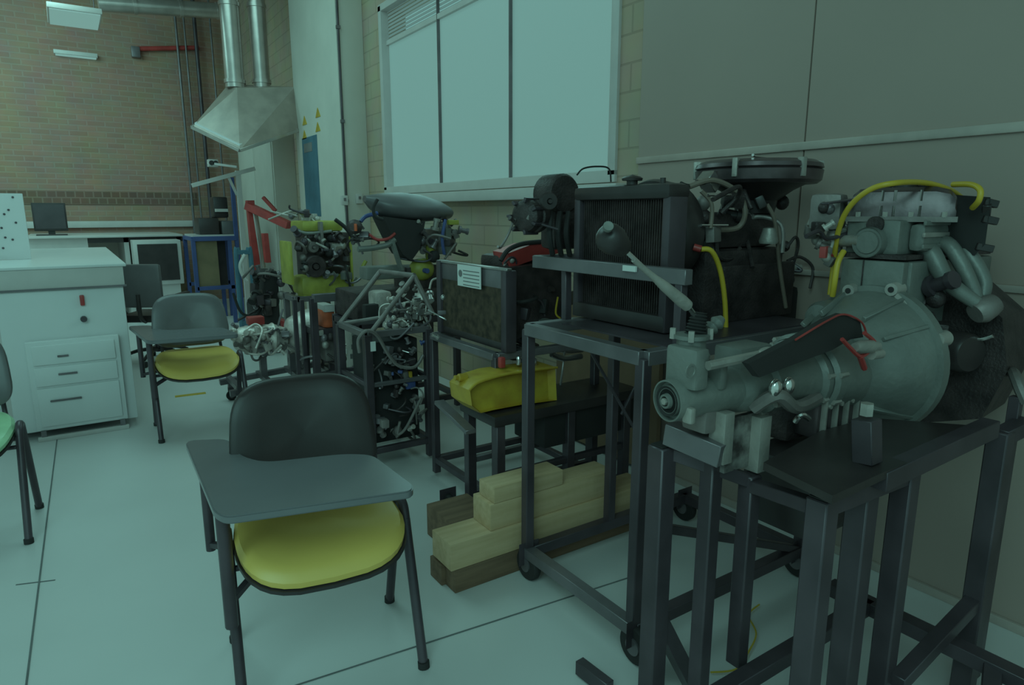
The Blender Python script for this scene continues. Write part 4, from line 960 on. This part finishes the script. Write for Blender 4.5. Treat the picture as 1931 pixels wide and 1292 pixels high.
for y_, s_ in ((.03, .88), (0, .97), (.02, 1.0), (.16, 1.0), (.20, .95), (.21, .85)):
    rg.append([V(cen.x + (p.x - cen.x) * s_, p.y + y_, tz_ + .002 + (p.z - tz_ - .002) * s_) for p in P0])
MB().ring_loft(rg).build('pan_body', 'yellowp', op)
MB().tube([P0[0] + V(0, -.005, 0), P0[1] + V(0, -.005, 0), P0[2] + V(0, -.005, 0), P0[3] + V(0, -.005, .003), P0[4] + V(0, -.005, 0)], .006, 6).build('rim', 'yellowp', op)
c = at(872, 712, Y=2.55); MB().lathe(c, c + V(-1, 0, .1), [(-.02, .02), (.02, .018), (.025, .012), (.04, .012)], 14).build('spout', 'yellowp', op)
bx('red_valve', 938, 676, 954, 694, 2.50, .03, 'red', .008, op)
for (x, y) in ((978, 680), (995, 676), (1008, 684)): MB().lathe(at(x, y, Y=2.52) - V(0, 0, .02), at(x, y, Y=2.52) + V(0, 0, .02), [(0, .012), (.03, .01), (.03, .014), (.04, .010)], 12).build('pan_stud', 'chrome', op)
t = thing('exhaust_pipe', at(1065, 662, Y=2.6), 'two short bright steel pipes lying behind the yellow oil pan', 'pipe')
MB().tube([at(1040, 668, Y=2.66), at(1062, 676, Y=2.66), at(1096, 672, Y=2.66)], .016).build('pipe', 'bright', t)
MB().tube([at(1042, 656, Y=2.70), at(1070, 662, Y=2.70), at(1098, 660, Y=2.70)], .014).build('pipe', 'bright', t)
MB().bar(at(1066, 655, Y=2.68), at(1055, 745, Y=2.66), .01).build('stay', 'bright', t)
a = at(1050, 640, X=2.66); b = at(1235, 880, X=2.66)
tag(MB().mm((2.66, b.y, .02), (2.69, a.y, .93)).build('brown_board', 'card'), 'brown cardboard sheet leaning on the wall behind the stands', 'board')

# ------------------------------------------------------------------ timbers
def timber(px0_, px1_, pyref, z0, z1, Ya, Yb, m, label, name='timber_beam', g='stacked timbers'):
    xa = at(px0_, pyref, Y=Ya).x; xb = at(px1_, pyref - (px1_ - px0_) * .3, Y=Ya).x
    return tag(MB().mm((xa, Ya, z0), (xb, Yb, z1), bev=.004).build(name, m), label, 'timber', g)
timber(858, 1235, 1100, 0, .10, 2.11, 2.27, 'wood2', 'dark brown timber beam on the floor at the bottom of the stack')
timber(850, 1225, 1045, .101, .215, 2.11, 2.27, 'wood', 'long pine beam, second from the bottom of the timber stack')
timber(925, 1158, 975, .216, .33, 2.12, 2.26, 'wood', 'pine beam, third layer of the timber stack')
timber(932, 1062, 925, .331, .40, 2.12, 2.24, 'wood', 'short pine offcut, topmost of the timber stack')
a = at(822, 1106, Z=0); xa = a.x
tag(MB().mm((xa + .02, 2.19, 0), (xa + .095, 2.29, .09), bev=.004).build('timber_offcut', 'wood2'), 'small square timber offcut at the left foot of the stack', 'timber')
tag(MB().mm((1.27, 2.28, .001), (1.49, 2.62, .155), bev=.004).build('timber_offcut', 'wood2'), 'wide timber block lying behind the left end of the stack', 'timber')
# black tool lying at the bottom edge
t = tag(MB().bar(at(1092, 1255, Z=.03), at(1150, 1300, Z=.03), .035, .05).build('steel_angle', 'steel'), 'end of a black steel bar on the floor at the bottom edge', 'bar')

# ------------------------------------------------------------------ triangulated frame with tangled fittings
tf = thing('space_frame', (1.55, 3.75, 0), 'welded frame of slanted grey tubes over a black cabinet frame, left of the smaller radiator', 'frame')
Nf = at(692, 632, Y=3.5); Lf = at(632, 607, Y=3.95); Rf = at(806, 612, Y=3.5)
zf = Nf.z
for p in (Nf, V(Nf.x, 3.95, zf), Rf): MB().bar((p.x, p.y, .02), (p.x, p.y, zf), .045, up=V(0, 1, 0)).build('post', 'steel', tf)
MB().bar((Rf.x, 3.95, .02), (Rf.x, 3.95, zf), .045, up=V(0, 1, 0)).build('post', 'steel', tf)
fs = [(Nf.x, 3.5), (Rf.x, 3.5), (Rf.x, 3.95), (Nf.x, 3.95)]
for i in range(4):
    a, b = fs[i], fs[(i + 1) % 4]
    MB().bar((*a, zf), (*b, zf), .035).build('top_tube', 'steel2', tf)
    MB().bar((*a, .12), (*b, .12), .035).build('base_tube', 'steel', tf)
    MB().bar((*a, .52), (*b, .52), .025).build('mid_tube', 'steel2' if i == 0 else 'steel', tf)
A = V(Nf.x, 3.95, zf); Bn = at(717, 512, Y=3.95); Cn = at(781, 520, Y=3.55); En = at(815, 590, Y=3.5); Fn = at(717, 599, Y=3.75); In = at(702, 624, Y=3.5)
for a, b, r in ((A, Bn, .016), (Bn, Cn, .016), (Cn, In, .014), (A, Fn, .012), (Fn, En, .012), (Cn, En, .014), (A, Nf, .014), (Bn, at(640, 560, Y=4.3), .001)):
    if r > .002: MB().cyl(a, b, r, n=12).build('slanted_tube', 'cast', tf)
MB().tube([at(678, 665, Y=3.46), at(676, 640, Y=3.45), at(692, 624, Y=3.44), at(712, 634, Y=3.44), at(732, 668, Y=3.44), at(752, 690, Y=3.45), at(782, 692, Y=3.45), at(798, 670, Y=3.46)], .010).build('looped_cable', 'cast', tf)
rkk = thing('wiring_cabinet', (1.55, 3.72, .55), 'black open cabinet full of small coloured wiring parts inside the slanted tube frame', 'cabinet')
MB().mm((Nf.x + .04, 3.56, .14), (Rf.x - .04, 3.86, zf - .06), bev=.01).build('box', 'rubber', rkk)
clutter(rkk, 700, 650, 796, 800, 3.51, .03, 26, ['castdark', 'cast', 'steel', 'steel2', 'castdark'], .032, 29)
clutter(rkk, 722, 645, 796, 735, 3.50, .03, 22, ['cast', 'steel', 'bright', 'steel2', 'castdark', 'blue'], .028, 21)
clutter(rkk, 698, 740, 790, 800, 3.50, .03, 10, ['steel', 'cast', 'steel2'], .028, 22)
bx('yellow_relay', 768, 702, 778, 716, 3.50, .02, 'yellowp', .003, rkk)
bx('blue_plug', 764, 720, 784, 732, 3.50, .02, 'blue', .003, rkk)
bx('white_tag', 698, 645, 709, 662, 3.475, .004, 'paper', 0, rkk)
tg = thing('carburettor_cluster', at(770, 580, Y=3.7), 'bright tangle of aluminium pipes and fittings inside the slanted tube frame', 'engine')
bx('base_casting', 730, 590, 806, 622, 3.62, .2, 'castdark', .03, tg)
clutter(tg, 728, 545, 812, 622, 3.58, .2, 46, ['castb', 'bright', 'cast', 'steel2', 'castb'], .04, 23)
clutter(tg, 732, 560, 806, 618, 3.53, .06, 34, ['castb', 'castb', 'bright', 'cast'], .028, 27)
bx('beige_housing', 692, 552, 742, 598, 4.05, .15, 'castb', .03, tg)
bx('dark_control_box', 682, 576, 716, 602, 3.99, .06, 'rubber', .01, tg)
clutter(tg, 700, 790, 800, 812, 3.4, .2, 8, ['castb', 'cast', 'steel2'], .05, 24)

# ------------------------------------------------------------------ engine with black domed air box
Yd = 4.35
ed = thing('car_engine', at(790, 560, Y=Yd), 'engine with a big smooth dark domed air box over a black funnel, below the window', 'engine')
rg = []
prof = [(.0, 368, 380, .2), (.08, 366, 396, .55), (.2, 363, 412, .8), (.4, 362, 418, .95), (.6, 366, 419, .95), (.8, 376, 417, .85), (.93, 388, 414, .6), (1.0, 396, 406, .2)]
xa, xb = at(704, 400, Y=Yd).x, at(869, 400, Y=Yd).x
for k, yt, ybm, wy in prof:
    x = xa + (xb - xa) * k; px = 704 + 165 * k
    zt2 = at(px, yt, Y=Yd).z; zb2 = at(px, ybm, Y=Yd).z; zc2 = (zt2 * .45 + zb2 * .55)
    ring = []
    for j in range(24):
        a = 2 * math.pi * j / 24; ca, sa = math.cos(a), math.sin(a)
        ring.append(V(x, Yd + .15 + .20 * wy * ca, zc2 + (zt2 - zc2) * sa if sa > 0 else zc2 + (zc2 - zb2) * sa))
    rg.append(ring)
MB().ring_loft(rg).build('domed_air_box', 'greyfab', ed)
MB().tube([at(712, 376, Y=Yd - .05), at(704, 392, Y=Yd - .05), at(708, 408, Y=Yd - .05), at(722, 414, Y=Yd - .05)], .012).build('box_lip', 'rubber', ed)
MB().prism([at(x, y, Y=Yd) for x, y in ((722, 408), (802, 418), (792, 470), (776, 492), (760, 480), (742, 450))], (.02, .25, 0)).build('funnel', 'rubber', ed)
bx('aluminium_head', 792, 432, 862, 478, Yd + .05, .3, 'cast', .03, ed)
bx('front_bracket', 836, 430, 852, 482, Yd - .02, .04, 'castg', .006, ed)
clutter(ed, 792, 415, 866, 480, Yd - .02, .1, 26, ['castl', 'cast', 'steel2', 'castdark', 'steel'], .05, 31)
MB().tube([at(840, 414, Y=Yd - .1), at(834, 450, Y=Yd - .1), at(838, 480, Y=Yd - .1)], .012).build('blue_hose', 'blue', ed)
bx('yellow_bracket', 842, 415, 866, 424, Yd - .05, .04, 'limep', .006, ed)
MB().ball(at(795, 508, Y=Yd + .1), .085, (1.15, .9, 1.0)).build('yellow_housing', 'limep', ed)
bx('yellow_arm', 800, 460, 822, 490, Yd + .02, .08, 'limep', .02, ed)
c = at(806, 511, Y=Yd - .02); MB().cyl(c, c + V(0, .05, 0), .018).build('blue_plug', 'blue', ed)
c = at(818, 484, Y=Yd); MB().ball(c, .045).build('black_float', 'rubber', ed)
MB().bar(at(738, 452, Y=Yd), at(757, 510, Y=Yd), .05, .02).build('stay', 'castg', ed)
MB().tube([at(696, 442, Y=Yd), at(712, 452, Y=Yd), at(732, 450, Y=Yd), at(745, 440, Y=Yd)], .010).build('red_hose', 'red', ed)
MB().tube([at(680, 418, Y=Yd), at(690, 408, Y=Yd), at(712, 402, Y=Yd)], .014).build('blue_hose', 'blue', ed)
MB().tube([at(675, 470, Y=Yd), at(700, 468, Y=Yd), at(730, 462, Y=Yd), at(745, 452, Y=Yd)], .02).build('pale_pipe', 'castg', ed)
c = at(668, 428, Y=Yd); MB().lathe(c, c + V(-.5, -1, 0), [(-.06, .05), (.0, .05), (.01, .04), (.03, .03)], 18).build('distributor', 'castdark', ed)
bx('orange_cap', 667, 422, 674, 436, Yd - .06, .03, 'orange', .004, ed)
clutter(ed, 660, 420, 700, 470, Yd, .1, 8, ['cast', 'castdark', 'steel2'], .045, 33)
MB().mm((at(672, 560, Y=Yd).x, Yd, .0 + .75), (at(860, 560, Y=Yd).x, Yd + .45, .95), bev=.02).build('lower_block', 'castdark', ed)
bx('gearbox_tail', 676, 505, 765, 525, Yd + .02, .15, 'castg', .02, ed)
bx('lower_crankcase', 740, 505, 840, 560, Yd + .08, .25, 'castdark', .03, ed)
sd_ = thing('engine_stand', at(770, 700, Y=Yd), 'dark square frame carrying the engine with the domed air box', 'stand')
xl, xr2 = at(672, 560, Y=Yd).x, at(860, 560, Y=Yd).x
for x in (xl, xr2):
    for y in (Yd, Yd + .45): MB().bar((x, y, 0.02), (x, y, .75), .045, up=V(0, 1, 0)).build('leg', 'steel', sd_)
for a, b in (((xl, Yd), (xr2, Yd)), ((xl, Yd + .45), (xr2, Yd + .45)), ((xl, Yd), (xl, Yd + .45)), ((xr2, Yd), (xr2, Yd + .45))):
    MB().bar((*a, .72), (*b, .72), .045).build('top_bar', 'steel', sd_); MB().bar((*a, .1), (*b, .1), .04).build('base_bar', 'steel', sd_)

# ------------------------------------------------------------------ lime green engine
Ye = 6.0
ee = thing('car_engine', at(600, 500, Y=Ye), 'engine with lime green painted cover, side plate and sump, in front of the pale pillar', 'engine')
def lb(name, x0, y0, x1, y1, dy, dep, m, bev=.02): return bx(name, x0, y0, x1, y1, Ye + dy, dep, m, bev, ee)
lb('crankcase', 555, 440, 665, 528, .10, .35, 'castdark', .03)
lb('green_top_cover', 546, 417, 648, 436, 0, .4, 'limep', .03)
lb('green_sump', 548, 524, 662, 553, -.02, .35, 'limep', .05)
lb('green_side_plate', 531, 456, 556, 538, -.05, .3, 'limep', .04)
lb('green_strip', 657, 446, 668, 540, -.08, .04, 'limep', .01)
lb('grey_bracket', 598, 418, 612, 466, -.08, .08, 'cast', .01)
lb('lower_green_tail', 560, 548, 610, 562, 0, .2, 'limep', .02)
c = at(592, 502, Y=Ye - .02); pulley(c + V(0, .0, 0), .10, (0, -1, 0), ee, 'castdark', wd=.06)
pulley(at(588, 466, Y=Ye), .05, (0, -1, 0), ee, 'cast', wd=.06)
clutter(ee, 560, 440, 655, 520, Ye - .08, .1, 36, ['castdark', 'steel', 'cast', 'castl', 'steel2', 'rubber'], .06, 41)
clutter(ee, 540, 400, 600, 418, Ye, .2, 12, ['castl', 'steel2', 'steel', 'castl'], .05, 42)
clutter(ee, 612, 512, 690, 524, Ye - .1, .1, 8, ['castg', 'steel2'], .06, 43)
MB().tube([at(552, 432, Y=Ye - .06), at(580, 440, Y=Ye - .06), at(625, 436, Y=Ye - .06)], .014).build('pipe', 'castg', ee)
MB().tube([at(632, 414, Y=Ye - .1), at(652, 430, Y=Ye - .1), at(668, 452, Y=Ye - .1)], .018).build('black_lever', 'rubber', ee)
MB().tube([at(690, 492, Y=Ye - .1), at(683, 510, Y=Ye - .1), at(700, 520, Y=Ye - .1)], .018).build('yellow_pipe', 'limep', ee)
se = thing('engine_stand', (at(610, 560, Y=Ye).x, Ye + .2, 0), 'grey tubular stand holding up the lime green engine', 'stand')
xl, xr2 = at(560, 560, Y=Ye).x, at(640, 560, Y=Ye).x; zz_ = at(600, 556, Y=Ye).z
for x in (xl, xr2):
    for y in (Ye + .02, Ye + .36): MB().bar((x, y, 0.02), (x, y, zz_), .05, up=V(0, 1, 0)).build('leg', 'steel2', se)
    MB().bar((x, Ye + .02, .1), (x, Ye + .36, .1), .05).build('base_bar', 'steel2', se)
    MB().bar((x, Ye + .02, zz_ - .03), (x, Ye + .36, zz_ - .03), .05).build('top_bar', 'steel2', se)
MB().bar((xl, Ye + .02, zz_ - .03), (xr2, Ye + .02, zz_ - .03), .05).build('top_bar', 'steel2', se)
MB().bar((xl, Ye + .36, .1), (xr2, Ye + .36, .1), .05).build('base_bar', 'steel2', se)

# ------------------------------------------------------------------ bare aluminium gearbox on a low trolley
Yg = 5.35
gb = thing('gearbox', at(540, 680, Y=Yg), 'bare silver gearbox with round bell housing on a low trolley, behind the chairs', 'gearbox')
c = at(590, 628, Y=Yg); r_ = .22
MB().lathe(c + V(.03, 0, 0), c + V(-1, .1, 0), [(0, .10), (0, r_), (.03, r_), (.035, r_ * .93), (.12, r_ * .85), (.22, r_ * .62), (.24, r_ * .5)], 36).build('bell_housing', 'castb', gb)
c2_ = at(525, 640, Y=Yg); c3_ = at(434, 640, Y=Yg)
MB().lathe(c2_ + V(.05, 0, 0), c3_, [(0, .10), (.08, .13), (.10, .145), (.12, .13), (.22, .125), (.24, .14), (.26, .125), (.36, .10), (.38, .08), ((c3_ - c2_).length, .05)], 20, sy=.9).build('gear_case', 'castb', gb)
clutter(gb, 440, 612, 545, 668, Yg - .16, .06, 40, ['castb', 'cast', 'castb', 'steel2'], .05, 51)
clutter(gb, 590, 650, 625, 700, Yg - .1, .1, 10, ['castb', 'cast'], .06, 52)
bx('red_cover', 463, 600, 500, 612, Yg - .05, .1, 'red', .01, gb)
tr = thing('trolley', (at(540, 700, Y=Yg).x, Yg, 0), 'low grey steel trolley under the silver gearbox', 'trolley')
xl, xr2 = at(420, 690, Y=Yg).x, at(640, 690, Y=Yg).x
for y in (Yg - .2, Yg + .2):
    MB().bar((xl, y, .16), (xr2, y, .22), .045).build('side_rail', 'steel2', tr)
    for x in (xl + .08, xr2 - .05): MB().bar((x, y, .04), (x, y, .18), .04, up=V(0, 1, 0)).build('leg', 'steel2', tr)
for k in range(4):
    x = xl + (xr2 - xl) * (k + .3) / 4; MB().bar((x, Yg - .2, .19 + .01 * k), (x, Yg + .2, .19 + .01 * k), .04).build('cross_rail', 'steel2', tr)
    if k: MB().bar((x, Yg, .20), (x, Yg, at(540, 668, Y=Yg).z), .05, up=V(0, 1, 0)).build('cradle', 'steel2', tr)
for x in (xl + .08, xr2 - .05):
    for y in (Yg - .2, Yg + .2): caster((x, y), .04, tr, 'Y', .025)
# orange device on grey stand
Yo = 4.9
os_ = thing('orange_device', at(615, 600, Y=Yo), 'orange and white device on a grey square tube stand, left of the slanted tube frame', 'device')
bx('orange_body', 594, 583, 634, 618, Yo + .02, .2, 'orange', .03, os_)
bx('white_band', 596, 578, 632, 588, Yo, .2, 'white2', .01, os_)
xl, xr2 = at(592, 600, Y=Yo).x, at(640, 600, Y=Yo).x; zt3 = at(600, 562, Y=Yo).z; zl3 = at(615, 620, Y=Yo).z
for x in (xl, xr2):
    MB().bar((x, Yo, .02), (x, Yo, zt3), .05, up=V(0, 1, 0)).build('upright', 'steel', os_)
MB().bar((xl, Yo, zt3), (xr2, Yo, zt3), .06).build('top_bar', 'steel2', os_)
MB().mm((xl, Yo, zl3 - .05), (xr2, Yo + .25, zl3)).build('shelf', 'steel', os_)
for y in (Yo + .25,):
    for x in (xl, xr2): MB().bar((x, y, .02), (x, y, zl3), .04, up=V(0, 1, 0)).build('upright', 'steel', os_)
bx('lower_box', 596, 625, 638, 680, Yo + .05, .2, 'cast', .02, os_)
clutter(os_, 596, 625, 638, 690, Yo - .02, .04, 8, ['castl', 'steel2', 'castdark'], .05, 53)
tp = thing('slender_post', at(568, 620, Y=5.0), 'pair of thin dark uprights standing in front of the silver bell housing', 'post')
for px in (557, 571): q = at(px, 600, Y=5.0); MB().bar((q.x, 5.0, .02), (q.x + .0, 5.0, at(px, 565, Y=5.0).z), .03, up=V(0, 1, 0)).build('upright', 'steel', tp)
q = at(557, 600, Y=5.0); q2 = at(571, 600, Y=5.0); MB().bar((q.x - .05, 5.0, .03), (q2.x + .05, 5.0, .03), .05).build('foot', 'steel', tp)
# dark engine at the foot of the crane
Yk = 7.2
ek = thing('small_engine', at(500, 560, Y=Yk), 'small black engine standing on the floor left of the lime green engine', 'engine')
bx('crankcase', 478, 512, 530, 578, Yk, .4, 'rubber', .05, ek)
clutter(ek, 478, 500, 532, 590, Yk - .06, .1, 26, ['castdark', 'rubber', 'steel', 'steel2', 'cast'], .08, 61)
MB().mm((at(480, 580, Y=Yk).x, Yk, 0), (at(528, 580, Y=Yk).x, Yk + .4, at(500, 577, Y=Yk).z + .02), bev=.03).build('base', 'rubber', ek)
ps_ = thing('white_machine', at(665, 670, Y=4.25), 'pale upright box with printed marks behind the slanted tube frame', 'machine')
bx('body', 650, 622, 686, 712, 4.15, .12, 'castl', .02, ps_)
a = at(650, 712, Y=4.15); b = at(686, 712, Y=4.15); MB().mm((a.x, 4.15, 0), (b.x, 4.27, a.z), bev=.02).build('pedestal', 'castl', ps_)
for (x, y) in ((662, 650), (660, 668), (664, 690)): bx('printed_mark', x, y, x + 10, y + 8, 4.145, .004, 'ink', 0, ps_)

t = thing('thin_wire', at(1410, 1200, Z=.01), 'thin yellowish wire trailing on the floor under the front engine stand', 'wire')
MB().tube([at(1432, 1140, Z=.006), at(1412, 1160, Z=.006), at(1426, 1195, Z=.006), at(1410, 1232, Z=.006), at(1388, 1262, Z=.006), at(1340, 1268, Z=.006)], .003, 6).build('wire', 'yhose', t)

c = at(1921, 722, X=2.3)
t = thing('pipe_end', c, 'pale curved pipe end showing at the far right edge beside the cladding', 'pipe')
MB().tube([at(1935, 760, X=2.3), at(1924, 735, X=2.3), at(1912, 705, X=2.34), at(1905, 700, X=2.5)], .016).build('pipe', 'cast', t)
MB().bar(V(c.x, c.y, .02), V(c.x, c.y, at(1930, 750, X=2.3).z), .03).build('post', 'steel', t)
